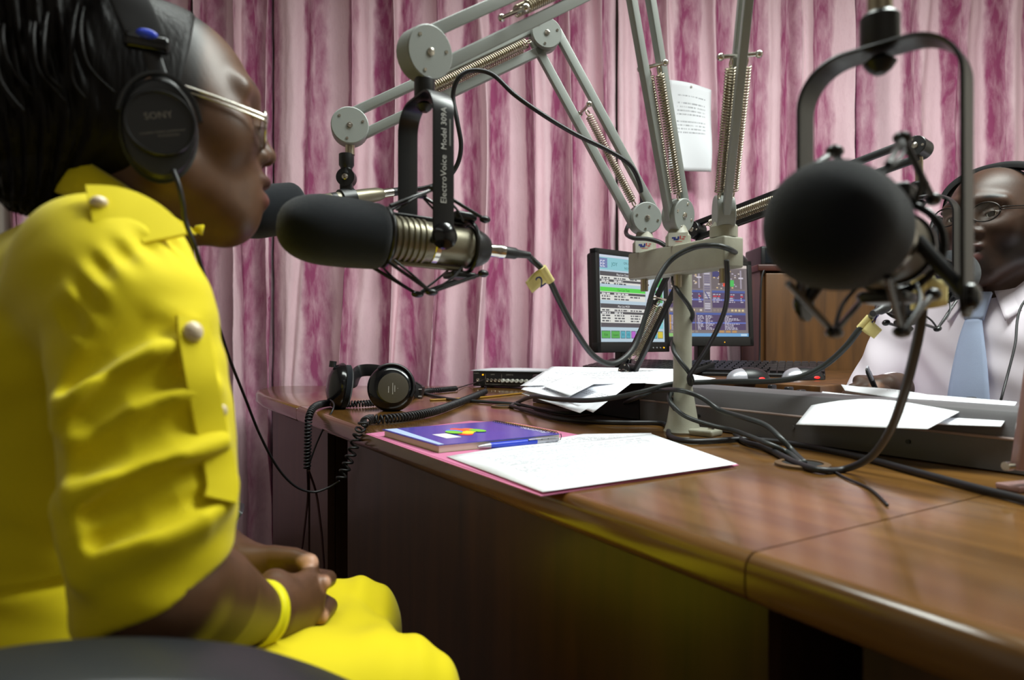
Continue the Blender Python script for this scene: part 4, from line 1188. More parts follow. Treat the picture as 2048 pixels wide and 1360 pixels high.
cable('microphone_cable', [tailS, P(800, 381, 1.24), P(850, 376, 1.24), P(890, 360, 1.24), P(914, 330, 1.23), P(922, 290, 1.22), P(914, 240, 1.21), P(906, 190, 1.21), P(918, 155, 1.2), P(945, 141, 1.2), P(985, 149, 1.2), P(1030, 190, 1.2), P(1090, 232, 1.21), P(1150, 268, 1.23), P(1215, 300, 1.25), P(1260, 330, 1.27), P(1280, 370, 1.30), P(1284, 405, 1.365)], .0042, M_CABLE, 'black cable draped along the left boom arm from the slim microphone')
cable('microphone_cable', [P(1284, 405, 1.375), P(1262, 440, 1.38), P(1252, 465, 1.335), P(1266, 476, 1.29), P(1295, 478, 1.27), P(1322, 486, 1.25), P(1343, 505, 1.24), P(1352, 530, 1.27), P(1346, 560, 1.268), P(1356, 582, 1.222), P(1378, 612, 1.218), P(1385, 632, 1.24), P(1372, 655, 1.272), P(1348, 680, 1.27), P(1347, 700, 1.24), P(1360, 722, 1.222), P(1378, 745, 1.222), P(1384, 765, 1.24), P(1366, 780, 1.275), P(1341, 788, 1.25), P(1342, 806, 1.222), P(1370, 832, 1.20), P(1420, 850, 1.17), P(1470, 862, 1.13), P(1530, 885, 1.02), on(1575, 905), on(1592, 918, .006), on(1600, 926, .006)], .0042, M_CABLE2, 'cable wound round the beige post and running to the grommet')
cable('microphone_cable', [P(1453, 520, 1.10), P(1455, 560, 1.11), P(1452, 610, 1.13), P(1436, 655, 1.15), P(1412, 700, 1.18), P(1392, 730, 1.205), P(1378, 755, 1.22), P(1380, 775, 1.26), P(1362, 792, 1.275), P(1340, 800, 1.25), P(1350, 818, 1.222)], .0042, M_CABLE, 'black cable hanging from the right end of the crossbar to the post')
cable('microphone_cable', [tailM, P(1742, 634, 1.08), P(1718, 660, 1.09), P(1690, 695, 1.10), P(1650, 730, 1.12), P(1600, 754, 1.14), P(1545, 762, 1.17), P(1480, 763, 1.22), P(1420, 764, 1.28), P(1345, 768, 1.30), P(1290, 782, 1.30), P(1230, 795, 1.33), P(1170, 801, 1.36), P(1110, 798, 1.45), P(1065, 793, 1.55), on(1035, 805), on(1022, 812, .006)], .0052, M_CABLE2, 'thick cable from the man\'s microphone sweeping left across the console')
tag_label(P(1730, 646, 1.086), P(1700, 680, 1.10) - P(1750, 625, 1.075), P(1722, 690, 1.08) - P(1730, 646, 1.086), '1', 'cream tape flag marked 1 on the man\'s microphone cable', (0.028, 0.024))
cable('microphone_cable', [on(845, 786), on(900, 798), on(960, 803), on(1030, 808), on(1080, 818), on(1130, 826), on(1180, 824), on(1225, 815), P(1270, 797, 1.36), P(1310, 783, 1.32), P(1355, 780, 1.205), P(1400, 794, 1.195), P(1440, 820, 1.18), P(1490, 836, 1.10), P(1530, 850, 1.06), P(1560, 875, 1.02), on(1588, 905, .006), on(1608, 925, .006)], .0044, M_CABLE2, 'cable looping over the post base between the paper pile and the grommet')
cable('microphone_cable', [on(1022, 812, .006), on(1050, 820), on(1110, 836), on(1180, 843), on(1250, 845), on(1320, 846), on(1336, 856), on(1340, 872), on(1375, 882), on(1430, 881), on(1490, 878), on(1560, 884), on(1640, 897), on(1730, 916), on(1830, 943), on(1950, 975), on(2060, 1003), on(2200, 1050)], .0046, M_CABLE, 'long black cable lying round the post base and along the desk to the right')
xr = tailR
cable('microphone_cable', [xr, P(1846, 560, .60), P(1842, 640, .62), P(1826, 720, .65), P(1804, 800, .69), P(1778, 865, .75), P(1740, 915, .83), on(1690, 938), on(1640, 940), on(1590, 925), on(1530, 895), on(1490, 884, .005), on(1470, 868)], .0046, M_CABLE, 'black cable hanging from the foreground microphone down to the grommet')
tag_label(P(1838, 585, .585), V(0, .02, -1), V(1, -.1, -.15), '3', 'yellow tape flag on the foreground microphone cable beside the man\'s chest', (0.022, 0.030))
cable('thin_wire', [on(1656, 936, .002), on(1690, 955, .002), on(1740, 978, .002), on(1775, 1010, .002)], .0016, M_CABLE, 'thin dark wire lying on the desk right of the grommet', n=6)
cable('amber_cord', [on(860, 800, .003), on(960, 795, .003), on(1050, 786, .003), on(1110, 782, .003)], .003, mat('amber_wire', srgb(150, 110, 30), 0.5), 'ochre yellow cord lying on the desk in front of the amplifier', n=8)

# ---------------------------------------------------------------- papers, folder, notebook, pen
def sheet(name, label, bl, br, tr, tl, m, cat='paper', bulge=0.0, curl=0.0, group=None, nu=14, nv=14):
    b = MB()
    def fn(u, v):
        q = (bl * (1 - u) + br * u) * (1 - v) + (tl * (1 - u) + tr * u) * v
        return q + V(0, 0, bulge * math.sin(math.pi * u) * math.sin(math.pi * v) + curl * (1 - u) ** 3 * (1 - v))
    b.grid(fn, nu, nv)
    return tag(b.build(name, m, angle=180, solid=.0005), label, cat, group)
Z1 = 0.7508
fo = thing('card_folder', 'pink card folder under the notebook and white sheet at the desk edge', 'folder', G(1000, 900, .75))
b = MB(); fpts = [(731, 868), (940, 842), (1030, 846), (1478, 930), (1082, 992)]
def edge_clip(q): return q
fq = [G(px, py, Z1) for px, py in fpts]
b.prism([q[:2] for q in reversed(fq)] if (fq[1] - fq[0]).cross(fq[2] - fq[0]).z < 0 else [q[:2] for q in fq], .7503, .7512); b.build('lower_leaf', M_PINK, fo, smooth=False)
fq2 = [G(px, py, .7518) for px, py in [(738, 868), (935, 843), (1022, 848), (1465, 929), (1080, 986)]]
b = MB(); b.prism([q[:2] for q in reversed(fq2)] if (fq2[1] - fq2[0]).cross(fq2[2] - fq2[0]).z < 0 else [q[:2] for q in fq2], .7513, .7519); b.build('upper_leaf', M_PINK, fo, smooth=False)
sheet('printed_sheet', 'large white printed sheet on the pink folder at the desk edge', G(1086, 984, .7545), G(1474, 928, .7545), G(1303, 868, .7535), G(893, 913, .7535), M_PAPER, bulge=.002, group='white papers on the desk')
sheet('printed_sheet', 'white printed sheet underneath, its corner showing by the pen', G(893, 913, .7528), G(1300, 940, .7528), G(1303, 866, .7526), G(1166, 868, .7526), M_PAPER, group='white papers on the desk')

nbq = [G(797, 858, .7635), G(878, 891, .7635), G(1112, 866, .7635), G(1010, 842, .7635)]
for q in nbq: q.z = .7522
nt_ = thing('notebook', 'blue covered spiral notebook lying on the pink folder', 'notebook', (nbq[0] + nbq[2]) / 2)
ux = (nbq[3] - nbq[0]); uy = (nbq[0] - nbq[1]); wN = ux.length; hN = uy.length; ux.normalize(); uy = (uy - ux * uy.dot(ux)); uy.normalize()
O = nbq[1]
b = MB(); b.box(O + ux * wN / 2 + uy * hN / 2 + V(0, 0, .0055), (wN, hN, .011), (ux, uy, UPZ)); b.build('pages', mat('page_block', srgb(214, 206, 190), 0.8), nt_)
b = MB(); b.box(O + ux * (wN / 2 - .002) + uy * hN / 2 + V(0, 0, .0117), (wN + .004, hN + .003, .0012), (ux, uy, UPZ)); b.build('front_cover', mat('blue_cover', srgb(62, 64, 178), 0.25, coat=.3, vary=(14, .25)), nt_)
b = MB(); b.box(O + ux * (wN / 2 - .001) + uy * hN / 2 + V(0, 0, .0003), (wN + .002, hN + .002, .0006), (ux, uy, UPZ)); b.build('back_cover', mat('back_card', srgb(150, 126, 104), 0.7), nt_)
p = Print(O + V(0, 0, .0124), ux, uy, .00015)
p.poly([(.0, 0), (wN * .04, 0), (wN * .10, hN), (.0, hN)], C(170, 190, 226)); p.rect(wN * .18, hN * .25, wN * .30, hN * .5, C(226, 224, 226))
for kk, (x, y, c) in enumerate(((.40, .40, C(226, 70, 50)), (.44, .46, C(236, 206, 40)), (.49, .52, C(240, 214, 50)), (.54, .58, C(236, 110, 40)), (.57, .50, C(120, 190, 60)), (.46, .62, C(230, 90, 60)), (.39, .55, C(80, 120, 226)), (.36, .50, C(120, 190, 60)))):
    p.poly([((x + .055 * math.cos(a)) * wN, (y + .10 * math.sin(a)) * hN) for a in [2 * math.pi * k / 14 for k in range(14)]], c, 1 + kk)
up_, rt = -ux, uy
p2 = Print(O + ux * (wN * .93) + uy * (hN * .08) + V(0, 0, .0125), uy, -ux, .00015)
p2.text('Evolution', 0.002, -.012, .022, C(226, 226, 240)); p2.rect(0.0, -.030, hN * .80, -.020, C(226, 170, 70)); p2.text('SPIRAL NOTEBOOK', .004, -.0285, .008, C(60, 40, 30), 2)
p.build('cover_print', M_PRINT, nt_, smooth=False); p2.build('cover_title', M_PRINT, nt_, smooth=False)
b = MB(); sp_ = coil([O + ux * wN + uy * (hN * .02) + V(0, 0, .006), O + ux * wN + uy * (hN * .98) + V(0, 0, .006)], .0085, 26, 10); b.tube(sp_, .0008, 5); b.build('wire_spiral', M_BLACKM, nt_, angle=180)

pa = O + ux * (wN * .28) - uy * .0075; pb = O + ux * (wN * 1.03) - uy * .0065; pa.z = pb.z = .757; d = (pb - pa).normalized(); Lp_ = (pb - pa).length
pn = thing('ballpoint_pen', 'blue and silver ballpoint pen lying against the notebook', 'pen', (pa + pb) / 2 - V(0, 0, .0045))
b = MB(); b.lathe(pa, d, [(0, .0016), (.006, .003), (.02, .0046), (.022, .0048)], 16); b.build('tip', M_SILVER, pn)
b = MB(); b.lathe(pa + d * .022, d, [(0, .0049), (Lp_ * .52, .0052)], 16); b.build('barrel', M_BLUE, pn)
b = MB(); b.lathe(pa + d * (.022 + Lp_ * .52), d, [(0, .0052), (Lp_ * .2, .0054), (Lp_ * .26, .004)], 16); b.build('clicker_end', M_SILVER, pn)
b = MB(); b.box(pa + d * (Lp_ * .72) + V(0, -.004, .0042), (.055, .004, .002), (d, UPZ.cross(d), UPZ), .0008); b.build('clip', M_SILVER, pn)
for k in range(8):
    b = MB(); b.ball(pa + d * (Lp_ * .52 + k * .0065) + V(-.001 + .002 * (k % 2), -.0048, .001 + .002 * (k % 2)), .0011, nu=8, nv=6); b.build('grip_dot', M_CONSD, pn)

# loose pile over the dark box left of the console
GP = 'loose papers piled left of the console'
s3 = lambda *a: [P(*q) for q in a]
def pile(label, pts, m, bulge=.0, curl=0.0): sheet('loose_paper', label, *[P(*q) for q in pts], m, bulge=bulge, curl=curl, group=GP)
pile('white sheet hanging lowest from the loose pile, its corner pointing down at the desk', [(1043, 787, 1.60), (1160, 826, 1.36), (1262, 764, 1.45), (1130, 745, 1.72)], M_PAPER2)
pile('white form in the loose pile with blue handwriting, corner hanging down', [(1100, 790, 1.52), (1186, 825, 1.345), (1268, 762, 1.43), (1180, 752, 1.62)], M_BLANK)
pile('white sheet in the loose pile poking out at the left', [(1042, 779, 1.60), (1128, 800, 1.44), (1190, 764, 1.50), (1090, 742, 1.74)], M_PAPER2)
pile('white sheet with a red scribble under the top letter of the pile', [(1085, 772, 1.56), (1140, 792, 1.42), (1200, 762, 1.45), (1150, 745, 1.66)], M_BLANK)
pile('large white letter with a heading on top of the loose pile', [(1040, 772, 1.62), (1345, 765, 1.385), (1350, 738, 1.62), (1104, 733, 1.88)], M_PAPER2, bulge=.006)
pile('white sheet right of the loose pile reaching behind the beige post', [(1290, 767, 1.40), (1345, 770, 1.36), (1432, 757, 1.42), (1330, 739, 1.64)], M_BLANK)
red = Print(P(1130, 766, 1.47), (P(1185, 768, 1.44) - P(1130, 766, 1.47)).normalized(), (P(1150, 750, 1.62) - P(1130, 766, 1.47)).normalized())
GPR = 'white papers lying on the console in front of the man'
def rp(label, pts, m, bulge=0, curl=0): sheet('console_paper', label, *[P(*q) for q in pts], m, bulge=bulge, curl=curl, group=GPR)
rp('white sheet on the console with its left corner curling down over the front', [(1592, 849, 1.06), (1855, 858, .87), (1935, 815, .945), (1645, 783, 1.165)], M_BLANK, bulge=.012)
rp('white sheet at the right end of the console papers', [(1800, 846, .95), (2002, 853, .86), (2034, 804, .955), (1815, 786, 1.12)], M_BLANK)
rp('lowest white sheet whose corner shows beneath the console papers', [(1684, 850, 1.0), (1800, 846, .955), (1850, 808, 1.0), (1740, 805, 1.07)], M_PAPER2)
rp('white sheet lifted at the back of the console papers beside the hand', [(1690, 781, 1.14), (1905, 815, .975), (1960, 806, 1.0), (1682, 769, 1.20)], M_BLANK, bulge=.008)

# papers on the amplifier
for k in range(3):
    a = AMP(-.012 + k * .006, -.006 + .004 * k, .062 + .0016 * k); c_ = AMP(.292 + k * .004, -.008 + .003 * k, .062 + .0016 * k)
    e_ = AMP(.29, .19, .062 + .0016 * k); f_ = AMP(-.008, .19, .062 + .0016 * k)
    sheet('amplifier_paper', ['lowest', 'middle', 'topmost'][k] + ' of the white sheets stacked on the headphone amplifier', a, c_, e_, f_, M_BLANK, bulge=.003 + .001 * k, group='white sheets on the amplifier')

# ---------------------------------------------------------------- headphones on the desk
def desk_headphones():
    t = thing('headphones', 'black over-ear headphones resting on the desk by the curtain', 'headphones', G(760, 815, .75))
    R = 0.060
    cR_ = P(783, 772, 1.66); cR_.z = .75 + R * .98
    nR = V(0.10, -0.97, 0.20).normalized()                            # outer face of the right cup
    upR = (UPZ - nR * UPZ.dot(nR)).normalized(); rR = upR.cross(nR)
    b = MB(); b.lathe(cR_ - nR * .018, nR, [(0, .050), (.004, R), (.014, R), (.022, R * .96), (.030, R * .86), (.036, R * .72), (.0375, R * .62)], 40); b.build('ear_cup', M_GLOSS, t, angle=50)
    b = MB(); b.lathe(cR_ + nR * .0192 + V(0.006, 0, -.004), nR, [(0, R * .62), (.0012, R * .62), (.002, R * .55)], 36); b.build('cup_badge', mat('badge_grey', srgb(74, 68, 58), 0.35, metal=.4), t)
    p = Print(cR_ + nR * .0216 + V(0.006, 0, -.004), rR * -1 if (rR * -1).x > 0 else rR, upR, .0001)
    p.rect(-.012, -.012, -.0105, .004, C(150, 144, 136)); p.rect(-.002, -.016, -.0008, .012, C(150, 144, 136)); p.rect(.003, -.010, .0044, .006, C(150, 144, 136)); p.rect(.010, -.002, .0115, -.0005, C(150, 144, 136)); p.build('badge_print', M_PRINT, t, smooth=False)
    b = MB(); b.lathe(cR_ - nR * .018, -nR, [(0, .056), (.010, .057), (.016, .048), (.016, .030)], 36); b.build('ear_pad', M_FOAM, t)
    cL_ = P(676, 768, 1.72); cL_.z = .75 + R * .98
    nL = V(-0.90, -0.40, 0.14).normalized()
    b = MB(); b.lathe(cL_ - nL * .012, nL, [(0, .050), (.004, R), (.010, R), (.022, R * .9), (.032, R * .70), (.038, R * .42), (.039, .002)], 40); b.build('ear_cup', M_GLOSS, t, angle=50)
    b = MB(); b.lathe(cL_ - nL * .012, -nL, [(0, .056), (.012, .057), (.017, .049), (.017, .030)], 36); b.build('ear_pad', M_FOAM, t)
    b = MB(); b.cyl(cL_ + UPZ * .046 + nL * .014, cL_ + UPZ * .062 + nL * .012, .009, n=16); b.build('hinge', M_BLACK, t)
    # headband lying back from the cups
    pts = spline([cR_ + V(.048, .012, -.004), cR_ + V(.066, .035, -.016), cR_ + V(.055, .085, -.012), P(770, 745, 1.80), P(720, 742, 1.82), cL_ + V(.03, .03, .008), cL_ + V(.012, .012, .02)], 10)
    b = MB(); b.tube(pts, 1, 12, flat=(.0165, .005), up=UPZ); b.build('headband', M_BLACK, t, angle=50)
    b = MB(); b.tube(spline([cR_ + rR * .040 + nR * .004, cR_ + rR * .050 + nR * .000 + V(0, .01, 0), cR_ + rR * .045 - nR * .02], 6), 1, 10, flat=(.012, .003), up=UPZ); b.build('yoke', M_BLACK, t)
    b = MB(); b.tube([cR_ + upR * (R * .93 * math.sin(q)) + rR * (R * .93 * math.cos(q)) + nR * .014 for q in [math.pi * (-.15 + .85 * i / 20) for i in range(21)]], .0035, 8); b.build('cup_rim', M_BLACKM, t)
    for z in (-.012, .006):
        b = MB(); b.box(cR_ + V(.066, .022, z - .012), (.012, .004, .003)); b.build('band_mark', M_SILVER, t)
    return cL_, nL
hcL, hnL = desk_headphones()

def coiled(name, label, pre, path, post, R, turns, wire=.0022, m=None):
    m = m or M_CABLE
    b = MB()
    sm = spline(path, 10)
    b.tube(coil(sm, R, turns, 10), wire, 6)
    for q in (pre, post):
        if q: b.tube(spline(q, 8), wire * .8, 6)
    return tag(b.build(name, m, angle=180), label, 'cord', 'coiled headphone cords')
e1 = DS(EDGE - .010, 1.755, .745)
# cord of the desk headphones
coiled('coiled_cord', 'coiled cord of the desk headphones hanging over the far desk edge',
       [hcL + hnL * .022 - V(0, 0, .036), P(668, 812, 1.60), P(650, 850, 1.575), P(632, 890, 1.58), P(616, 935, 1.575)],
       [P(614, 938, 1.575), P(615, 900, 1.58), P(616, 860, 1.585), P(619, 830, 1.60), on(632, 812, .013), on(660, 806, .0105), on(700, 808, .0105), on(745, 806, .0105), on(800, 800, .0105), on(850, 783, .0105), on(880, 780, .0105), on(912, 777, .0105)],
       [on(912, 777, .0105), on(935, 770, .006), P(955, 764, 2.38), AMP(.062, -.03, .03), AMP(.078, -.012, .027)], .0070, 132, wire=.0026)
# cord of the headphones the woman wears
b = MB()
q1 = spline([on(970, 783, .0115), on(950, 792, .0115), on(915, 806, .0115), on(870, 822, .0115), on(820, 832, .0115), on(770, 838, .0115), on(742, 838, .0115)], 10)
q2 = spline([on(742, 838, .0115), on(728, 846, .011), P(716, 868, 1.335), P(706, 898, 1.325), P(694, 930, 1.318), P(680, 962, 1.31)], 10)
b.tube(coil(q1, .0078, 92, 10), .0026, 6); b.tube(coil(q2, .0085, 13, 14), .0024, 6)
b.tube(spline([AMP(.035, -.02, .012), on(972, 772, .006), on(970, 780, .008)], 8), .0022, 6)
tag(b.build('coiled_cord', M_CABLE, angle=180), 'coiled cord of the worn headphones dropping off the desk beside the pink folder', 'cord', 'coiled headphone cords')
cable('hanging_wire', [P(615, 940, 1.575), P(616, 985, 1.60), P(612, 1030, 1.60), P(606, 1080, 1.60), P(598, 1150, 1.60), P(600, 1250, 1.60)], .0028, M_REDWIRE, 'dark red wire hanging straight down below the coiled cord', n=8)
cable('hanging_wire', [P(617, 940, 1.575), P(632, 985, 1.60), P(640, 1040, 1.60), P(645, 1090, 1.60), P(648, 1160, 1.60), P(640, 1250, 1.60)], .0028, M_REDWIRE, 'dark red wire bowing right below the coiled cord', n=8)
# acrylic holder at the right edge
ac = G(2018, 985); e = V(0.95, .31, 0).normalized(); nn = V(-e.y, e.x, 0)
hl = thing('acrylic_holder', 'tall tinted acrylic holder standing on the desk at the right edge', 'holder', ac + e * .07)
tl_ = (UPZ + e * .13 - nn * .05).normalized(); te_ = nn.cross(tl_).normalized()
b = MB(); b.box(ac + e * .080 + tl_ * .128 + V(0, 0, .008), (.15, .012, .24), (te_, tl_.cross(te_), tl_), .003); b.build('panel', M_ACRYL, hl)
b = MB(); b.box(ac + e * .080 + nn * .006 + V(0, 0, .004), (.15, .028, .007), (e, nn, UPZ), .002); b.build('base_plate', M_ACRYL, hl)
b = MB(); b.cyl(ac + e * .004 + V(0, 0, .03) , ac - e * .006 + V(0, 0, .03), .005, n=14); b.build('bolt', M_CHROME, hl)
# ================================================================ people
def skin_mat(name, rough=0.42, spec=0.5):
    m = mat(name, (0.1, 0.06, 0.04, 1), rough, spec=spec)
    nt = m.node_tree; b = nt.nodes['Principled BSDF']
    a = nt.nodes.new('ShaderNodeAttribute'); a.attribute_name = 'Col'
    tc = nt.nodes.new('ShaderNodeTexCoord'); n = nt.nodes.new('ShaderNodeTexNoise'); n.inputs['Scale'].default_value = 45; n.inputs['Detail'].default_value = 5
    nt.links.new(tc.outputs['Object'], n.inputs['Vector'])
    mx = nt.nodes.new('ShaderNodeMix'); mx.data_type = 'RGBA'; mx.blend_type = 'MULTIPLY'; mx.inputs[0].default_value = 0.35
    nt.links.new(a.outputs['Color'], mx.inputs[6]); nt.links.new(n.outputs['Color'], mx.inputs[7])
    hsv = nt.nodes.new('ShaderNodeHueSaturation'); hsv.inputs['Value'].default_value = 1.2
    nt.links.new(a.outputs['Color'], hsv.inputs['Color'])
    mp = nt.nodes.new('ShaderNodeMapRange'); mp.inputs[1].default_value = 0.3; mp.inputs[2].default_value = 0.7; mp.inputs[3].default_value = 0.85; mp.inputs[4].default_value = 1.15
    nt.links.new(n.outputs['Fac'], mp.inputs[0]); nt.links.new(mp.outputs[0], hsv.inputs['Value']); nt.links.new(hsv.outputs['Color'], b.inputs['Base Color'])
    n2 = nt.nodes.new('ShaderNodeTexNoise'); n2.inputs['Scale'].default_value = 420; n2.inputs['Detail'].default_value = 3
    nt.links.new(tc.outputs['Object'], n2.inputs['Vector'])
    bp = nt.nodes.new('ShaderNodeBump'); bp.inputs['Strength'].default_value = 0.12; bp.inputs['Distance'].default_value = 0.001
    nt.links.new(n2.outputs['Fac'], bp.inputs['Height']); nt.links.new(bp.outputs['Normal'], b.inputs['Normal'])
    return m
M_SKINW = skin_mat('dark_brown_skin', 0.44, 0.4); M_SKINM = skin_mat('very_dark_skin', 0.46, 0.3)
M_YEL = mat('yellow_cloth', srgb(224, 204, 14), 0.75, spec=0.25, bump=(1100, 0.25), sheen=0.15)
M_HAIR = mat('black_hair', srgb(13, 9, 8), 0.5, spec=0.16)
nt = M_HAIR.node_tree; tc = nt.nodes.new('ShaderNodeTexCoord'); mp = nt.nodes.new('ShaderNodeMapping'); mp.inputs['Scale'].default_value = (260, 260, 22)
n = nt.nodes.new('ShaderNodeTexNoise'); n.inputs['Scale'].default_value = 1; n.inputs['Detail'].default_value = 3
nt.links.new(tc.outputs['Object'], mp.inputs[0]); nt.links.new(mp.outputs[0], n.inputs['Vector']); bp = nt.nodes.new('ShaderNodeBump'); bp.inputs['Strength'].default_value = 0.5; bp.inputs['Distance'].default_value = .002
nt.links.new(n.outputs['Fac'], bp.inputs['Height']); nt.links.new(bp.outputs[0], nt.nodes['Principled BSDF'].inputs['Normal'])
M_EYE = mat('eye_white', srgb(206, 196, 184), 0.2)
M_IRIS = mat('eye_iris', srgb(24, 14, 10), 0.12)
M_SHIRT = mat('white_shirt', srgb(226, 216, 226), 0.75, bump=(1000, 0.12))
M_TIE = mat('pale_blue_tie', srgb(172, 186, 216), 0.6, bump=(1400, 0.3))
M_LENS = mat('lens_glass', srgb(240, 245, 245), 0.05, trans=1.0)
M_PEARL = mat('pearl_button', srgb(226, 206, 176), 0.22, coat=0.4)

def head_field(male=False):
    """head, nose along +x, ears on +-y, origin between the ears a little under eye height"""
    F = Field()
    F.u(ell((-.014, 0, .030), (.099, .074, .0895)))
    F.u(ell((.030, 0, -.028), (.055, .057, .072)), .03)
    F.u(ell((.020, 0, .005), (.058, .066, .05)), .03)
    ch = .004 if male else 0
    F.u(ell((.0655 + ch, 0, -.0855), (.0205, .024, .0195)), .03)
    for s in (-1, 1):
        F.u(cap((.060, .018 * s, -.086), (.002, .053 * s, -.052), .0175, .0165 + ch), .028)
        F.u(cap((.002, .053 * s, -.052), (-.016, .060 * s, -.010), .0165, .014), .025)
        F.u(ell((.050, .040 * s, -.014), (.026, .023, .024)), .022)
        F.u(cap((.078, .010 * s, .0415), (.066, .046 * s, .036), .0085, .008), .018)
    F.u(cap((.05, 0, -.092), (-.02, 0, -.085), .020, .034), .03)
    F.u(ell((.072, 0, -.055), (.0225, .031, .030)), .018)
    for s in (-1, 1): F.sub(ell((.094, .033 * s, .015), (.016, .0165, .0125)), .022)
    for s in (-1, 1): F.u(ell((.0665, .0325 * s, .0125), (.0155, .0165, .0125)), .004)
    w = 1.25 if male else 1.1
    F.u(cap((.0795, 0, .026), (.0925, 0, -.014), .0072, .0098 * w), .012)
    F.u(ell((.0960, 0, -.0185), (.0118, .0118 * w, .0098)), .007)
    for s in (-1, 1):
        F.u(ell((.0875, .0128 * s * w, -.0225), (.0105, .0078 * w, .0085)), .006)
        F.sub(ell((.0945, .0068 * s * w, -.0305), (.0065, .0040, .0038)), .003)
    F.u(ell((.0875, 0, -.0475), (.0150, .0235 * (1.08 if male else 1), .0082)), .006)
    F.u(ell((.0855, 0, -.0680), (.0150, .0205, .0098)), .006)
    F.sub(ell((.1010, 0, -.0572), (.0175, .0245, .0024)), .003)
    F.sub(ell((.0975, 0, -.0395), (.006, .0035, .0075)), .006)
    for s in (-1, 1):                      # slit that shows the eyeball, crease of the lid
        F.sub(ell((.0820, .0325 * s, .0105), (.0105, .0115, .0030)), .0015)
        F.sub(cap((.079, .022 * s, .0195), (.074, .044 * s, .0175), .0012), .003)
        F.u(ell((-.010, .0755 * s, -.006), (.020, .0085, .031)), .008)
        F.sub(ell((-.004, .0850 * s, -.004), (.010, .006, .018)), .006)
        F.u(ell((-.002, .0750 * s, -.033), (.008, .0065, .010)), .006)
    return F
def placed(f, t, s=1.0, R=None):
    t = f3(t)
    def g(p):
        q = (p - t) / s
        if R is not None: q = q @ R          # rows: local axes
        return f(q.astype(np.float32)) * s
    return g
def mix_cols(base, spots):
    """vertex colour: base plus soft spots (centre, radii, colour)"""
    base = f3(base)
    def f(v):
        c = np.tile(base, (len(v), 1))
        for ce, r, col in spots:
            d = (v - f3(ce)) / f3(r); k = np.clip(1.4 - np.sqrt((d * d).sum(1)) * 1.0, 0, 1) ** 1.0
            k = np.clip(k * 1.6, 0, 1)[:, None]
            c = c * (1 - k) + f3(col) * k
        return c
    return f

# ---------------------------------------------------------------- the woman in yellow
TH = math.radians(29.4)
WO = V(-0.352, 0.68, 0); WF = V(math.cos(TH), math.sin(TH), 0); WL = V(-math.sin(TH), math.cos(TH), 0)
XW = [[WF.x, WL.x, 0, WO.x], [WF.y, WL.y, 0, WO.y], [0, 0, 1, 0], [0, 0, 0, 1]]
def wl(p): p = Vector(p); return WO + WF * p.x + WL * p.y + V(0, 0, p.z)         # local to world
def lw(px, py, y):
    """point of her own frame (x forward, y to her left) seen at a photo pixel on the plane y"""
    d = V((px - 1024) / FPX, 1, -(py - HOR) / FPX)
    t = (y + WO.dot(WL)) / d.dot(WL); q = d * t - WO
    return V(q.dot(WF), y, CAMZ + d.z * t)
HC = (-0.0, 0, 1.14)
# hands first: joints in her frame
kn = [lw(618, 1160, -.022), lw(630, 1190, -.028), lw(625, 1224, -.034), lw(600, 1256, -.042)]
wrR = lw(512, 1228, -.098)
elR = V(-.012, -.248, .752); shR = V(-.045, -.150, .962)
wrL = lw(452, 1118, .075); elL = V(-.02, .235, .76); shL = V(-.05, .155, .962)
tipsL = [lw(646, 1166, -.030), lw(641, 1234, -.036), lw(606, 1268, -.050)]
def hand_R(F):
    pc = (kn[1] + kn[2]) / 2
    for k in kn: F.u(cap(wrR + (k - wrR) * .25, k + (wrR - k) * .06, .0205, .0125), .014)
    for i, k in enumerate(kn):
        m1 = k + V(.010 - .004 * i, .036, -.004); m2 = m1 + V(-.026, .014, -.004); m3 = m2 + V(-.018, -.008, 0)
        F.u(chain([k, m1, m2, m3], [.0112, .0098, .0088, .0078]), .005)
    th0 = wrR + (kn[0] - wrR) * .35 + V(.0, .012, .012)
    F.u(chain([th0, lw(560, 1178, .005), lw(592, 1150, .012), lw(606, 1140, .014)], [.016, .0125, .010, .0085]), .010)
def hand_L(F):
    F.u(chain([wrL, lw(500, 1138, .055), lw(560, 1150, .050)], [.0245, .029, .024]), .02)
    kb = [lw(590, 1150, .055), lw(600, 1180, .06), lw(596, 1210, .062), lw(585, 1235, .06)]
    for k in kb: F.u(cap(lw(520, 1160, .058), k, .022, .0125), .014)
    mids = [lw(656, 1158, .012), lw(658, 1212, .010), lw(636, 1262, .004)]
    for k, m_, tp in zip(kb, mids, tipsL): F.u(chain([k, m_, tp], [.0112, .0098, .0082]), .004)
    F.u(chain([kb[3], lw(620, 1275, .03), lw(590, 1290, .0)], [.0105, .0088, .0078]), .004)
    F.u(chain([lw(490, 1128, .045), lw(545, 1116, .028), lw(588, 1117, .010), lw(619, 1124, -.006)], [.020, .0142, .0118, .0092]), .012)
B = Field()
B.u(placed(head_field(), HC))
B.u(cap((-.022, 0, 1.075), (-.055, 0, .985), .050, .056), .03)
B.u(ell((-.072, 0, .89), (.080, .125, .12)), .05)
B.u(ell((-.066, 0, .775), (.085, .12, .13)), .05)
B.u(ell((-.072, 0, .64), (.105, .15, .09)), .05)
for s, sh_, el_, wr_ in ((-1, shR, elR, wrR), (1, shL, elL, wrL)):
    B.u(cap((-.050, .045 * s, 1.005), sh_, .030, .036), .03)
    B.u(cap(sh_, el_, .038, .038), .02)
    B.u(chain([el_, el_ + (wr_ - el_) * .35, wr_], [.041, .0425, .0265]), .015)
    B.u(chain([(-.08, .09 * s, .58), (.205, .10 * s, .545), (.195, .10 * s, .11)], [.075, .050, .036]), .03)
    B.u(chain([(.15, .10 * s, .05), (.24, .10 * s, .03)], [.035, .026]), .03)
hand_R(B); hand_L(B)
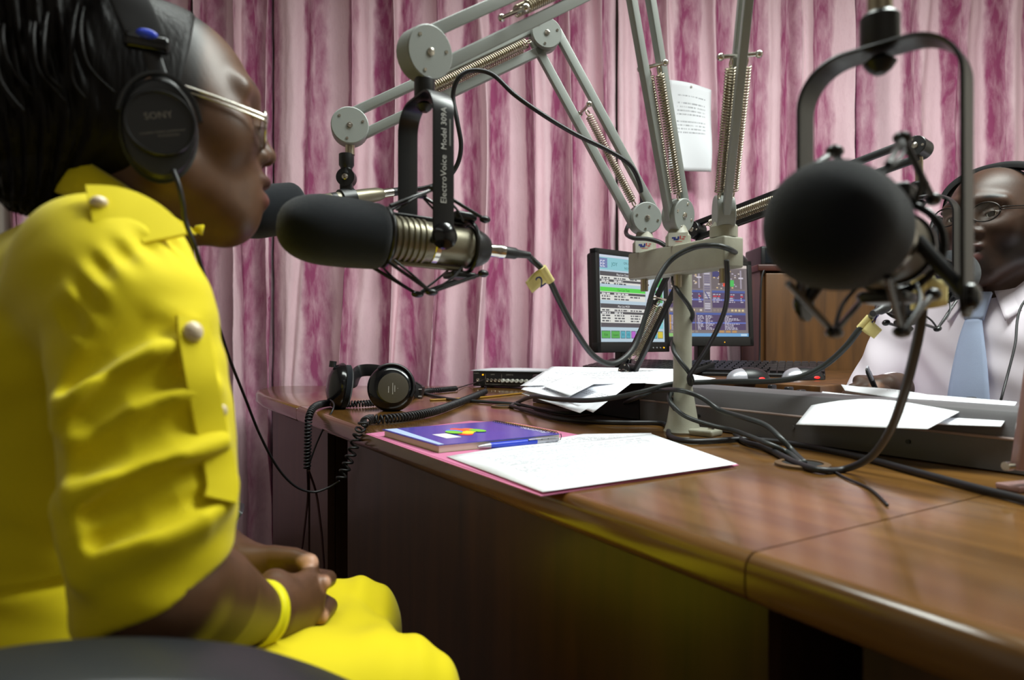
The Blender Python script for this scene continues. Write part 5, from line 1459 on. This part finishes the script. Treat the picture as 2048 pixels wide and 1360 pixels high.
SKW = srgb(88, 60, 41)[:3]; PALE = srgb(150, 108, 84)[:3]; NAIL = srgb(196, 150, 124)[:3]; LIP = srgb(104, 60, 54)[:3]
spots = [((HC[0] + .094, 0, HC[2] - .048), (.012, .022, .007), srgb(82, 50, 44)[:3]), ((HC[0] + .094, 0, HC[2] - .068), (.012, .019, .008), LIP)]
for t_ in tipsL: spots.append((t_[:], (.010, .010, .009), PALE)); spots.append(((t_ + V(.004, -.004, .002))[:], (.004, .005, .005), NAIL))
tt = lw(619, 1121, -.010); spots.append((tt[:], (.012, .010, .006), NAIL))
for yy in (-.055, -.03, 0, .03, .055): spots.append(((HC[0] + .022 - abs(yy) * .25, yy, HC[2] + .114 - yy * yy * 14), (.020, .03, .033), srgb(24, 18, 15)[:3]))
for s in (-1, 1): spots.append(((HC[0] + .008, .070 * s, HC[2] + .03), (.020, .03, .05), srgb(26, 19, 16)[:3]))
for s in (-1, 1): spots.append(((HC[0] + .078, .030 * s, HC[2] + .046), (.008, .018, .0022), srgb(56, 38, 29)[:3]))
woman = thing('person', 'woman in a yellow jacket and glasses, seated in profile with hands clasped', 'person', wl((-.05, 0, 0)))
iso_object('body', B, (-.21, -.36, .0), (.32, .33, 1.28), .0026, M_SKINW, woman, XW, mix_cols(SKW, spots))
for s in (-1, 1):
    c = wl(V(*HC) + V(.0665, .0325 * s, .0122)); b = MB(); b.ball(c, .0128, nu=24, nv=16); e = b.build('eye', M_EYE, woman)
    q = (WF + V(0, 0, -.25)).normalized(); b = MB(); b.lathe(c + q * .0112, q, [(0, .0062), (.001, .0055), (.0018, .002)], 16); b.build('iris', M_IRIS, e)

# hair: slick cap drawn back, loose fall behind
Hh = Field()
HA = Vector(HC)
Hc = Field(); Hc.u(ell(HA + V(-.014, 0, .030), (.1010, .0760, .0915))); Hc.u(ell(HA + V(-.03, 0, .0), (.085, .078, .085)), .02)
Hc.keep(half(HA + V(.026, 0, .10), (1, 0, -.16)), .006)
Hh.u(Hc)
Hh.u(ell(lw(75, 110, .0), (.068, .072, .10)), .04)
Hh.u(ell(lw(30, 40, .0), (.07, .07, .06)), .04)
Hh.u(chain([lw(40, 180, .0), lw(48, 270, -.006), lw(72, 345, -.014), lw(92, 398, -.02)], [.060, .056, .040, .014]), .03)
Hh.u(ell(lw(150, 240, -.0), (.055, .062, .06)), .03)
def strands(p):
    a = np.arctan2(p[:, 1], p[:, 0] + .12)
    return (.0022 * np.sin(a * 34 + 6 * np.sin(p[:, 2] * 22)) + .0014 * np.sin(a * 71 + p[:, 2] * 60)) * np.clip((-.04 - p[:, 0]) / .04, 0, 1)
Hh.add(strands)
hair = iso_object('hair', Hh, (-.30, -.13, .95), (.08, .13, 1.34), .0028, M_HAIR, woman, XW)
rnd = random.Random(11)
for k in range(9):
    px0 = rnd.uniform(-20, 170); yy = -.075 - rnd.uniform(0, .02)
    b = MB(); sw = rnd.uniform(-20, 40)
    b.tube([wl(q) for q in spline([lw(px0, 5 + rnd.uniform(-30, 20), yy * .7), lw(px0 - 14 + sw * .2, 70, yy), lw(px0 - 8 + sw * .5, 140 + rnd.uniform(-20, 20), yy), lw(px0 + 30 + sw, 195 + rnd.uniform(-20, 30), yy * .95)], 8)], [.0022 * (1 - abs(i / 24 - .5)) for i in range(25)], 6)
    b.build('hair_strand', M_HAIR, hair, angle=180)

# jacket
CO = V(-WO.dot(WF), -WO.dot(WL), CAMZ)                      # the eye in her frame
def touch(F, px, py, out=0.0, y0=-.36):
    """point of her clothes that the photo shows at a pixel, moved out by a little"""
    d = V((px - 1024) / FPX, 1, -(py - HOR) / FPX); d = V(d.dot(WF), d.dot(WL), d.z).normalized()
    t = .30
    for _ in range(60):
        s_ = float(F(f3([(CO + d * t)[:]]))[0])
        if s_ < .0006: break
        t += max(s_ * .8, .0004)
        if t > .8: t = (lw(px, py, -.24) - CO).length; break
    return CO + d * (t - out)
sl = Field()
sl.u(chain([(-.045, -.160, .972), lw(268, 640, -.198), lw(302, 890, -.228), lw(308, 1040, -.238), lw(308, 1190, -.242)], [.054, .057, .057, .054, .050]), 0)
slb = Field(); slb.ops = list(sl.ops)
RD = [([(385, 676), (300, 706), (210, 740), (150, 800), (128, 850)], [.004, .010, .013, .012, .006]),
      ([(420, 772), (340, 782), (262, 802), (200, 835), (165, 880)], [.005, .012, .015, .013, .008]),
      ([(436, 890), (350, 922), (262, 952), (180, 988), (150, 1012)], [.006, .013, .016, .016, .012]),
      ([(448, 962), (380, 985), (300, 1012), (215, 1050), (165, 1085)], [.006, .010, .013, .014, .012]),
      ([(440, 1000), (390, 1034), (300, 1066), (220, 1110), (180, 1140)], [.006, .011, .013, .013, .011])]
GV = [([(365, 655), (285, 650), (215, 690), (140, 770)], [.003, .010, .011, .006]),
      ([(410, 726), (330, 748), (240, 778), (170, 840)], [.004, .010, .010, .006]),
      ([(425, 835), (330, 855), (250, 885), (165, 925)], [.006, .013, .013, .008]),
      ([(444, 930), (350, 960), (270, 988), (190, 1024)], [.004, .008, .009, .006]),
      ([(440, 984), (370, 1008), (290, 1038), (200, 1080)], [.004, .006, .007, .005])]
for pts, r in RD: sl.u(chain([touch(slb, *q, out=-.003) for q in pts], r), .016)
for pts, r in GV: sl.sub(chain([touch(slb, *q, out=.004) for q in pts], r), .014)
sl.keep(half(lw(345, 1150, -.24), (.42, .05, -.9)), .004)
J = Field()
J.u(ell((-.072, 0, .900), (.100, .150, .135)))
J.u(ell((-.100, 0, .915), (.078, .140, .085)), .05)
J.u(ell((-.066, 0, .775), (.104, .143, .14)), .05)
J.u(ell((-.072, 0, .665), (.130, .178, .09)), .05)
for s in (-1, 1): J.u(chain([(-.050, .045 * s, 1.015), (-.046, .160 * s, .975)], [.040, .052]), .045)
J.u(chain([(-.045, .165, .975), (-.02, .225, .83), (.0, .24, .76)], [.056, .064, .066]), .02)
J.sub(cap((-.012, 0, 1.10), (-.038, 0, 1.02), .058, .050), .006)
J.add(lambda p: .0028 * np.exp(-((p[:, 2] - .741 - .1 * p[:, 0]) / .0035) ** 2))
J.keep(half((-.03, 0, .655), (-.05, 0, -1)), .006)
JJ = Field(); JJ.u(J); JJ.u(sl, .035)
JB = Field(); JB.ops = list(JJ.ops)
seam = [touch(JB, *q) for q in ((345, 480), (300, 486), (265, 500), (235, 515), (205, 535), (180, 565), (160, 600), (142, 640))]
JJ.add(lambda p: .0034 * np.exp(-(chain(seam, [0] * 8)(p) / .008) ** 2) + .0020 * np.exp(-(chain(seam, [0] * 8)(p) / .014) ** 2) * np.sin(p[:, 0] * 300 + p[:, 2] * 230))
JJ.add(lambda p: .0011 * np.sin(p[:, 0] * 55 + 9 * np.sin(p[:, 2] * 17)) * np.sin(p[:, 2] * 43 + p[:, 1] * 30))
jk = iso_object('jacket', JJ, (-.24, -.37, .62), (.13, .33, 1.10), .003, M_YEL, woman, XW)
# collar
topc = [lw(118, 300, 0), lw(160, 316, -.040), lw(235, 362, -.066), lw(310, 412, -.064), lw(368, 447, -.038)]
botc = [lw(85, 375, 0), lw(120, 388, -.052), lw(215, 412, -.088), lw(320, 452, -.086), lw(392, 470, -.048)]
for q in topc[1:4]: pass
def mirror(l): return [V(q.x, -q.y, q.z) for q in l[1:]][::-1] + l
T_ = spline(mirror(topc), 6); B_ = spline(mirror(botc), 6); nC = len(T_) - 1
b = MB(); b.grid(lambda u, v: wl(B_[round(u * nC)].lerp(T_[round(u * nC)], v) + V(0, 0, 0) + V(0, (-.006 if B_[round(u * nC)].y < 0 else .006) * math.sin(math.pi * v), 0)), nC, 8)
b.build('collar', M_YEL, woman, angle=180, solid=.0025)
b = MB(); q = [lw(386, 462, -.050), lw(392, 452, -.052), lw(408, 450, -.05), lw(404, 470, -.045)]; b.add([wl(a) for a in q], [(0, 1, 2, 3)]); b.build('collar_point', M_YEL, woman, solid=.003)
def strap(name, pts, w, up, m=M_YEL, th=.0016):
    b = MB(); b.tube([wl(p) for p in spline(pts, 8)], 1, 12, flat=(w, th), up=up); return b.build(name, m, woman, angle=50)
ep = strap('epaulette', [touch(JB, 330, 478, .002), touch(JB, 308, 448, .003), touch(JB, 275, 424, .003), touch(JB, 232, 410, .004), touch(JB, 178, 408, .006)], .017, WF + V(0, 0, -.2))
b = MB(); b.ball(wl(touch(JB, 198, 404, .008)), (.0058, .0058, .0044), nu=16, nv=10); b.build('button', M_PEARL, ep)
tb = strap('sleeve_tab', [touch(JJ, *q, out=.003) for q in ((384, 636), (390, 690), (402, 760), (418, 840), (436, 920), (444, 970), (440, 1000))], .0115, WF + WL * .5, th=.002)
b = MB(); b.ball(wl(touch(JJ, 386, 664, .006)), (.0066, .0066, .0074), nu=18, nv=12); b.build('button', M_PEARL, tb)
b = MB(); b.ball(wl(touch(JJ, 446, 822, .002)), (.003, .003, .0045), nu=12, nv=8); b.build('button', M_PEARL, tb)

# skirt
S = Field()
for s, kx, ks in ((-1, .212, -.105), (1, .228, .115)):
    S.u(chain([(-.07, .085 * s, .585), (kx, ks, .552 if s < 0 else .532)], [.088, .060 if s < 0 else .062]), .07 if s > 0 else 0)
S.u(ell((-.075, 0, .60), (.150, .185, .10)), .05)
S.u(ell((.11, 0, .545), (.15, .11, .064)), .05)
S.u(cap((.185, -.100, .550), (.180, .115, .534), .055), .03)
S.keep(half((.0, 0, .497), (0, 0, -1)), .004)
for s, kx, ks in ((-1, .212, -.105), (1, .228, .115)):
    dr = Field(); dr.u(chain([(kx, ks, .545), (kx - .004, ks, .40)], [.060, .068])); dr.keep(half((0, 0, .40), (0, 0, -1)), .004); dr.keep(half((.145, 0, .5), (-1, 0, .0)), .01)
    S.u(dr, .012)
S.add(lambda p: .0016 * np.sin(p[:, 1] * 60 + 14 * np.sin(p[:, 0] * 12)))
iso_object('skirt', S, (-.24, -.24, .38), (.32, .24, .72), .0035, M_YEL, woman, XW)

# wristband
dW = (kn[1] - wrR).normalized(); cW = wrR + (elR - wrR).normalized() * .002
a = dW.orthogonal().normalized(); c = dW.cross(a)
ax_ = (wrR - elR).normalized(); a = ax_.orthogonal().normalized(); c = ax_.cross(a)
ax_ = (ax_ * .5 + V(1, .2, -.05) * .5).normalized(); a = ax_.orthogonal().normalized(); c = ax_.cross(a)
b = MB(); b.lathe(wl(cW) - (WF * ax_.x + WL * ax_.y + UPZ * ax_.z) * .008, WF * ax_.x + WL * ax_.y + UPZ * ax_.z, [(0, .0305), (.001, .0318), (.012, .0312), (.0128, .0304), (.0134, .0304), (.0142, .0308), (.022, .0298), (.023, .0288), (.022, .0282), (.001, .0295)], 36, closed=True)
tag(b.build('wristband', mat('yellow_rubber', srgb(236, 226, 30), 0.4), angle=50), 'bright yellow rubber wristband on the woman\'s near wrist', 'wristband')

# her glasses
def spectacles(label, to_world, gap, hc, arm_y, m, rx=.023, rz=.018):
    t = thing('eyeglasses', label, 'glasses', to_world(V(*hc)))
    for s in (-1, 1):
        c = V(hc[0], hc[1] + gap * s, hc[2])
        ring = [c + V(-.10 * abs(math.cos(q) * rx) * (1 if math.cos(q) * s > 0 else 0), math.cos(q) * rx, math.sin(q) * rz) for q in [2 * math.pi * i / 36 for i in range(37)]]
        b = MB(); b.tube([to_world(q) for q in ring], .0015, 8); b.build('rim', m, t, angle=180)
        b = MB(); o = [to_world(q) for q in ring[:-1]]; b.add(o, [tuple(range(36))]); b.build('lens', M_LENS, t, smooth=False, solid=.0015)
        arm = spline([c + V(-.003, rx * s, .004), c + V(-.006, (rx + .006) * s, .006), V(hc[0] - .05, arm_y * s, hc[2] + .012), V(hc[0] - .095, arm_y * s * 1.02, hc[2] + .020)], 8)
        b = MB(); b.tube([to_world(q) for q in arm], .0013, 8); b.tube([to_world(q - V(0, 0, .0042)) for q in arm[:22]], .0010, 8); b.build('temple_arm', m, t, angle=180)
        b = MB(); b.tube([to_world(c + V(-.002, -rx * s * .9, -.006)), to_world(c + V(-.008, -rx * s * .9, -.010))], .0009, 6); b.ball(to_world(c + V(-.009, -rx * s * .88, -.012)), (.003, .002, .0045), nu=10, nv=8); b.build('nose_pad', m, t, angle=180)
    b = MB(); b.tube([to_world(q) for q in spline([V(hc[0], hc[1] - (gap - rx), hc[2] + .003), V(hc[0] + .003, hc[1], hc[2] + .006), V(hc[0], hc[1] + (gap - rx), hc[2] + .003)], 6)], .0012, 8); b.build('bridge', m, t, angle=180)
    return t
gq = lw(528, 250, -.050)
spectacles('thin metal eyeglasses on the woman\'s nose', wl, .033, (gq.x + .003, 0, gq.z), .0745, M_CHROME)

# headphones on her head
def worn_headphones(label, to_world, cup, band_top, rot_in, blue=True, dirs=None, lettering=True, m=M_BLACK, half_w=.016, ry=.030, rz=.044):
    F_, L_, U_ = dirs
    t = thing('headphones', label, 'headphones', to_world(V(cup.x, 0, cup.z)), 'headphones worn by people')
    for s in (-1, 1):
        c = V(cup.x, abs(cup.y) * s, cup.z); o = L_ * s
        wc = to_world(c)
        def disc(d0, prof, nm, mm, k=1.0):
            b = MB()
            n_ = 40; vs = []; fs = []
            for (tt_, r) in prof:
                for i in range(n_):
                    q = 2 * math.pi * i / n_
                    vs.append(wc + o * (d0 + tt_) + F_ * (math.cos(q) * r * ry * k) + U_ * (math.sin(q) * r * rz * k))
            for i in range(len(prof) - 1):
                for j in range(n_):
                    j2 = (j + 1) % n_; fs.append((i * n_ + j, i * n_ + j2, (i + 1) * n_ + j2, (i + 1) * n_ + j))
            fs.append(tuple(range(n_ - 1, -1, -1))); fs.append(tuple((len(prof) - 1) * n_ + i for i in range(n_)))
            b.add(vs, fs); return b.build(nm, mm, t, angle=40)
        disc(-.026, [(0, .80), (.003, 1.0), (.014, 1.05), (.018, .96)], 'ear_pad', M_FOAM)
        disc(-.008, [(0, .98), (.006, 1.0), (.010, .94), (.011, .80)], 'ear_cup', m)
        oc = wc + U_ * .002; b = MB(); b.lathe(oc + o * .003, o, [(0, .0285), (.006, .0285), (.0075, .0275), (.0075, .0262), (.0062, .0255)], 40); b.build('cup_disc', M_BLACKM, t)
        if lettering and s < 0:
            e1 = (F_ * math.cos(.25) + U_ * math.sin(.25)); e2 = (U_ * math.cos(.25) - F_ * math.sin(.25))
            p = Print(oc + o * .0093, e1, e2, .0001); g_ = C(92, 86, 80)
            p.text('SONY', 0, .0035, .0085, g_, 0, 'c'); p.text('DYNAMIC STEREO HEADPHONES', 0, -.0085, .0024, g_, 0, 'c', 1.0); p.text('PROFESSIONAL', .004, -.012, .0026, g_, 0, 'c'); p.build('cup_lettering', M_PRINT, t, smooth=False)
        # yoke fork and slider
        b = MB(); fk = [wc + o * .004 + F_ * (math.cos(q) * ry * 1.08) + U_ * (math.sin(q) * rz * 1.04) for q in [math.pi * (.06 + .88 * i / 20) for i in range(21)]]
        b.tube(fk, 1, 10, flat=(.0035, .0016), up=o); b.build('fork', M_BLACKM, t)
    bt = Vector(band_top); R_ = abs(cup.y)
    arc_ = []
    for i in range(41):
        q = math.pi * i / 40
        y = -math.cos(q) * (R_ - .006 + .004 * math.sin(q)); zz = math.sin(q)
        z0 = cup.z + rz * 1.05
        arc_.append(V(cup.x + (bt.x - cup.x) * zz ** .8, y, z0 + (bt.z - z0) * zz ** .75))
    b = MB(); b.tube([to_world(q) for q in arc_], 1, 8, flat=(.007, .0009), up=F_); b.build('slider', M_BLACKM, t, angle=50)
    mid_ = [q for q in arc_ if q.z > cup.z + rz * 1.05 + (bt.z - cup.z - rz * 1.05) * (.24 if blue else .4)]
    b = MB(); b.tube([to_world(q + V(0, 0, .001) + V(0, -.002 if q.y < 0 else .002, 0)) for q in mid_], 1, 12, flat=(half_w, .0042 if blue else .0075), up=F_); hb = b.build('headband', m, t, angle=50)
    if blue:
        for q in (mid_[0],):
            w_ = to_world(q + V(0, -.008, .004)); b = MB(); b.ball(w_, (.0085, .0025, .0042), (F_, L_, U_), 16, 8); b.build('side_mark', M_BLUE, t)
            b = MB(); b.box(to_world(q + V(0, -.002, -.002)), (.036, .012, .014), (F_, L_, U_), .004); b.build('band_end', M_GLOSS, t)
    return t
cupW = lw(320, 256, -.104)
bandtop = V(-.052, 0, HC[2] + .132)
worn_headphones('black headphones with a blue mark, worn by the woman in yellow', wl, cupW, bandtop, 0, True, (WF, WL, UPZ))
cable('headphone_cable', [wl(lw(346, 340, -.108)), wl(lw(358, 372, -.112)), wl(lw(366, 410, -.110)), wl(lw(370, 440, -.105)), wl(lw(392, 500, -.10)), wl(lw(410, 560, -.06)), P(424, 615, .80), P(440, 660, .88), P(462, 725, .98), P(490, 795, 1.08), P(520, 870, 1.16), P(555, 935, 1.22), P(590, 972, 1.26), P(625, 984, 1.29), P(655, 976, 1.305), P(680, 962, 1.31)], .0023, M_CABLE, 'thin headphone cable drooping from behind the woman\'s arm to the desk', n=8)

# ---------------------------------------------------------------- her chair
def office_chair(label, o, F_, L_, arms=True):
    t = thing('office_chair', label, 'chair', V(o.x, o.y, 0), 'black office chairs')
    W = lambda x, y, z: V(o.x, o.y, 0) + F_ * x + L_ * y + UPZ * z
    A = (F_, L_, UPZ)
    b = MB(); b.box(W(-.01, 0, .455), (.40, .46, .075), A, .03); b.build('seat', M_CHAIR, t)
    b = MB()
    b.grid(lambda u, v: W(-.255 + .05 * (2 * u - 1) ** 2 - .02 * v, (u - .5) * .40, .50 + .28 * v), 16, 10); b.build('backrest', M_CHAIR, t, angle=180, solid=.045)
    if arms:
        for s in (-1, 1):
            pts = spline([W(q.x + .06, q.y if s < 0 else -q.y, q.z) for q in (lw(-90, 1412, -.338), lw(60, 1384, -.338), lw(220, 1368, -.338), lw(370, 1368, -.338), lw(520, 1382, -.335), lw(640, 1410, -.318), lw(720, 1440, -.312))], 8)
            b = MB(); b.tube(pts, 1, 16, flat=(.036, .015), up=L_); b.build('armrest', M_CHAIR, t, angle=60)
            b = MB(); b.tube(spline([W(-.02, .338 * s, .700), W(-.07, .335 * s, .56), W(-.04, .25 * s, .43), W(0, .2 * s, .415)], 8), 1, 10, flat=(.022, .008), up=F_); b.build('arm_support', M_CHAIR, t)
    b = MB(); b.cyl(W(0, 0, .10), W(0, 0, .42), .026); b.build('gas_column', M_BLACKM, t)
    for k in range(5):
        q = 2 * math.pi * (k + .5) / 5
        e = W(.19 * math.cos(q), .19 * math.sin(q), .075)
        b = MB(); b.tube([W(0, 0, .115), e], [.026, .016], 10); b.build('base_leg', M_BLACKM, t)
        b = MB(); b.cyl(e + L_ * -.012 - UPZ * .046, e + L_ * .012 - UPZ * .046, .028, n=18); b.build('caster', M_BLACKM, t)
    return t
office_chair('black office chair with padded arms under the woman in yellow', wl((-.06, 0, 0)), WF, WL)

# ---------------------------------------------------------------- the man in the white shirt
TM = math.radians(209.0)
MO = V(1.000, 1.372, 0); MF = V(math.cos(TM), math.sin(TM), 0); ML = V(-math.sin(TM), math.cos(TM), 0)
XM = [[MF.x, ML.x, 0, MO.x], [MF.y, ML.y, 0, MO.y], [0, 0, 1, 0], [0, 0, 0, 1]]
def ml_(p): p = Vector(p); return MO + MF * p.x + ML * p.y + V(0, 0, p.z)
def mw(w): q = Vector(w) - MO; return V(q.dot(MF), q.dot(ML), w[2])
HT = V(.035, 0, 1.150); HS = 1.04
HY = math.radians(2); HR = np.array(Matrix.Rotation(HY, 3, 'Z') @ Matrix.Rotation(math.radians(-3), 3, 'Y'), np.float32)
HRm = Matrix(HR.tolist())
def hm_(p): return ml_(HT + HRm @ (Vector(p) * HS))           # head coordinates to world
Bm = Field()
Bm.u(placed(head_field(True), HT, HS, HR))
Bm.u(cap((.01, 0, 1.09), (-.02, 0, .99), .058, .066), .03)
Bm.u(ell((-.03, 0, .90), (.11, .165, .16)), .05); Bm.u(ell((-.03, 0, .74), (.12, .15, .16)), .05); Bm.u(ell((-.03, 0, .60), (.13, .17, .10)), .05)
shr = V(-.02, -.195, .965); elr = V(.06, -.262, .735)
hnd = P(1752, 778, 1.265); hl_ = mw(hnd); hl_.z = hnd.z
wrm = hl_ + V(-.085, -.012, -.002)
shl = V(-.02, .195, .965); ell_ = V(.05, .255, .735); wlm = V(.10, .12, .69)
for s, a0, a1, a2 in ((-1, shr, elr, wrm), (1, shl, ell_, wlm)):
    Bm.u(cap((-.02, .07 * s, 1.0), a0, .04, .052), .04)
    Bm.u(chain([a0, a1], [.05, .043]), .02); Bm.u(chain([a1, a1 + (a2 - a1) * .4, a2], [.043, .043, .028]), .015)
    pc = a2 + V(.045, .004 * -s, .002)
    Bm.u(chain([a2, pc, pc + V(.025, 0, 0)], [.026, .027, .022]), .015)
    for k in range(4):
        k0 = pc + V(.030, (.020 - .0135 * k) * s, .004 - .003 * k); k1 = k0 + V(.030, .006 * s, -.004); k2 = k1 + V(.012, .010 * s, -.018); k3 = k2 + V(-.008, .006 * s, -.014)
        Bm.u(chain([k0, k1, k2, k3], [.0105, .0095, .0088, .008]), .004)
    Bm.u(chain([a2 + V(.02, .012 * s, .006), pc + V(.015, .030 * s, .012), pc + V(.038, .028 * s, .014), hl_ if s < 0 else pc + V(.055, .02 * s, .006)], [.016, .0125, .011, .0098]), .01)
    Bm.u(chain([(0, .09 * s, .578), (.33, .10 * s, .55), (.30, .10 * s, .10)], [.08, .056, .04]), .03)
    Bm.u(chain([(.29, .1 * s, .045), (.38, .1 * s, .032)], [.035, .028]), .03)
SKM = srgb(62, 42, 31)[:3]
def hloc(x, y, z): q = HT + HRm @ (V(x, y, z) * HS); return q[:]
spm = [(hloc(.078, 0, -.075), (.03, .036, .030), srgb(40, 30, 27)[:3]), (hloc(.092, 0, -.068), (.012, .022, .009), srgb(104, 62, 60)[:3]), (hloc(.094, 0, -.048), (.012, .024, .007), srgb(70, 44, 42)[:3]),
       (hl_[:], (.012, .012, .012), srgb(142, 96, 66)[:3])]
for s in (-1, 1): spm.append((hloc(.076, .032 * s, .044), (.012, .02, .004), srgb(18, 14, 13)[:3])); spm.append((hloc(.03, .055 * s, -.05), (.045, .02, .028), srgb(42, 32, 28)[:3]))
man = thing('person', 'man in a white shirt and pale blue tie behind the console at the right', 'person', ml_((0, 0, 0)))
iso_object('body', Bm, (-.20, -.34, .0), (.46, .34, 1.30), .0042, M_SKINM, man, XM, mix_cols(SKM, spm))
for s in (-1, 1):
    c = hm_((.0665, .0325 * s, .0122)); b = MB(); b.ball(c, .0134, nu=24, nv=16); e = b.build('eye', M_EYE, man)
    q = (HRm @ V(1, .1, 0)); q = (MF * q.x + ML * q.y).normalized(); b = MB(); b.lathe(c + q * .0115, q, [(0, .0066), (.001, .006), (.0022, .002)], 16); b.build('iris', M_IRIS, e)
hr = Field(); hr.u(ell((-.018, 0, .034), (.0985, .0752, .088))); hr.keep(half((-.02, 0, .06), (1, 0, -.35)), .004)
iso_object('hair', placed(hr, HT, HS, HR), (-.14, -.12, 1.08), (.12, .12, 1.30), .004, mat('cropped_hair', srgb(16, 13, 12), 0.8), man, XM)
Sh = Field()
Sh.u(ell((-.03, 0, .90), (.128, .185, .165))); Sh.u(ell((-.028, 0, .74), (.138, .168, .17)), .06); Sh.u(ell((-.03, 0, .60), (.14, .18, .09)), .05)
for s, a0, a1, a2 in ((-1, shr, elr, wrm), (1, shl, ell_, wlm)):
    Sh.u(chain([(-.02, .06 * s, 1.015), a0], [.05, .062]), .045)
    Sh.u(chain([a0, a1], [.062, .060]), .03)
    Sh.u(chain([a1, a1 + (a2 - a1) * .4, a2 + (a1 - a2) * .08], [.060, .054, .036]), .02)
Sh.sub(cap((.012, 0, 1.12), (-.01, 0, 1.035), .066, .060), .006)
Sh.add(lambda p: .0028 * np.sin(p[:, 1] * 48 + 7 * np.sin(p[:, 2] * 13 + p[:, 0] * 8)) * np.clip((1.0 - p[:, 2]) * 6, 0, 1))
iso_object('shirt', Sh, (-.22, -.36, .50), (.36, .36, 1.10), .005, M_SHIRT, man, XM)
# shirt collar wings and tie
def quadpart(name, pts, m, solid, n=8, bulge=0.0):
    a, b_, c_, d_ = [V(*q) for q in pts]; g = MB()
    nn_ = (b_ - a).cross(d_ - a).normalized()
    g.grid(lambda u, v: ml_((a * (1 - u) + b_ * u) * (1 - v) + (d_ * (1 - u) + c_ * u) * v + nn_ * bulge * math.sin(math.pi * u) * (.4 + .6 * v)), n, n)
    return g.build(name, m, man, angle=180, solid=solid)
for s in (-1, 1):
    tp = [V(-.055, .0 * s, 1.072), V(-.03, .058 * s, 1.068), V(.025, .062 * s, 1.046), V(.066, .020 * s, 1.022)]
    bt_ = [V(-.075, .0 * s, 1.035), V(-.045, .078 * s, 1.028), V(.035, .084 * s, 1.002), V(.094, .052 * s, .962)]
    T2 = spline(tp, 6); B2 = spline(bt_, 6); g = MB()
    g.grid(lambda u, v: ml_(B2[round(u * 18)].lerp(T2[round(u * 18)], v)), 18, 6); g.build('collar', M_SHIRT, man, angle=180, solid=.003)
quadpart('tie_knot', [(.098, -.016, .965), (.098, .016, .965), (.082, .024, 1.018), (.082, -.024, 1.018)], M_TIE, .012, bulge=.004)
g = MB()
tw = [(.966, .0145, .100), (.93, .022, .108), (.88, .030, .114), (.82, .037, .120), (.76, .041, .122), (.68, .044, .122), (.62, .040, .120), (.585, .002, .118)]
tz = spline([V(q[0], q[1], q[2]) for q in tw], 4)
g.grid(lambda u, v: ml_((tz[round(v * (len(tz) - 1))].z + .004 * math.sin(math.pi * u), (2 * u - 1) * tz[round(v * (len(tz) - 1))].y, tz[round(v * (len(tz) - 1))].x)), 8, len(tz) - 1)
g.build('necktie', M_TIE, man, angle=180, solid=.004)
dirsH = [Vector((MF * (HRm @ V(*a)).x + ML * (HRm @ V(*a)).y + UPZ * (HRm @ V(*a)).z)).normalized() for a in ((1, 0, 0), (0, 1, 0), (0, 0, 1))]
spectacles('dark rimmed eyeglasses on the man in the white shirt', hm_, .0335, (.1015, 0, .012), .0765, mat('dark_frame', srgb(40, 34, 30), 0.3, metal=.6), .0235, .0175)
worn_headphones('black headphones worn by the man in the white shirt', hm_, V(-.008, -.098, -.004), V(-.014, 0, .121), 0, False, dirsH, lettering=False, half_w=.013)
cable('headphone_cable', [hm_((-.004, .105, -.05)), hm_((.02, .115, -.09)), P(2044, 610, 1.24), P(2030, 690, 1.21), P(2015, 750, 1.19), P(2002, 800, 1.17), P(1996, 830, 1.19)], .0022, M_CABLE, 'thin black headphone cable running down the man\'s shirt', n=8)
pt0 = P(1756, 790, 1.262); pt1 = P(1734, 738, 1.225); d = (pt1 - pt0).normalized()
pn2 = thing('pen', 'dark pen with a bright clip held upright in the man\'s hand', 'pen', pt0 - d * .05)
b = MB(); b.lathe(pt0 - d * .05, d, [(0, .001), (.012, .004), (.05, .0048), ((pt1 - pt0).length + .04, .0048), ((pt1 - pt0).length + .05, .003)], 14); b.build('barrel', M_BLACK, pn2)
b = MB(); b.box(pt1 - d * .012 + V(-.001, -.006, 0), (.004, .002, .036), (d.orthogonal(), d.cross(d.orthogonal()), d)); b.build('clip', M_SILVER, pn2)
office_chair('black office chair hidden behind the man in the white shirt', ml_((-.04, 0, 0)), MF, ML, arms=False)
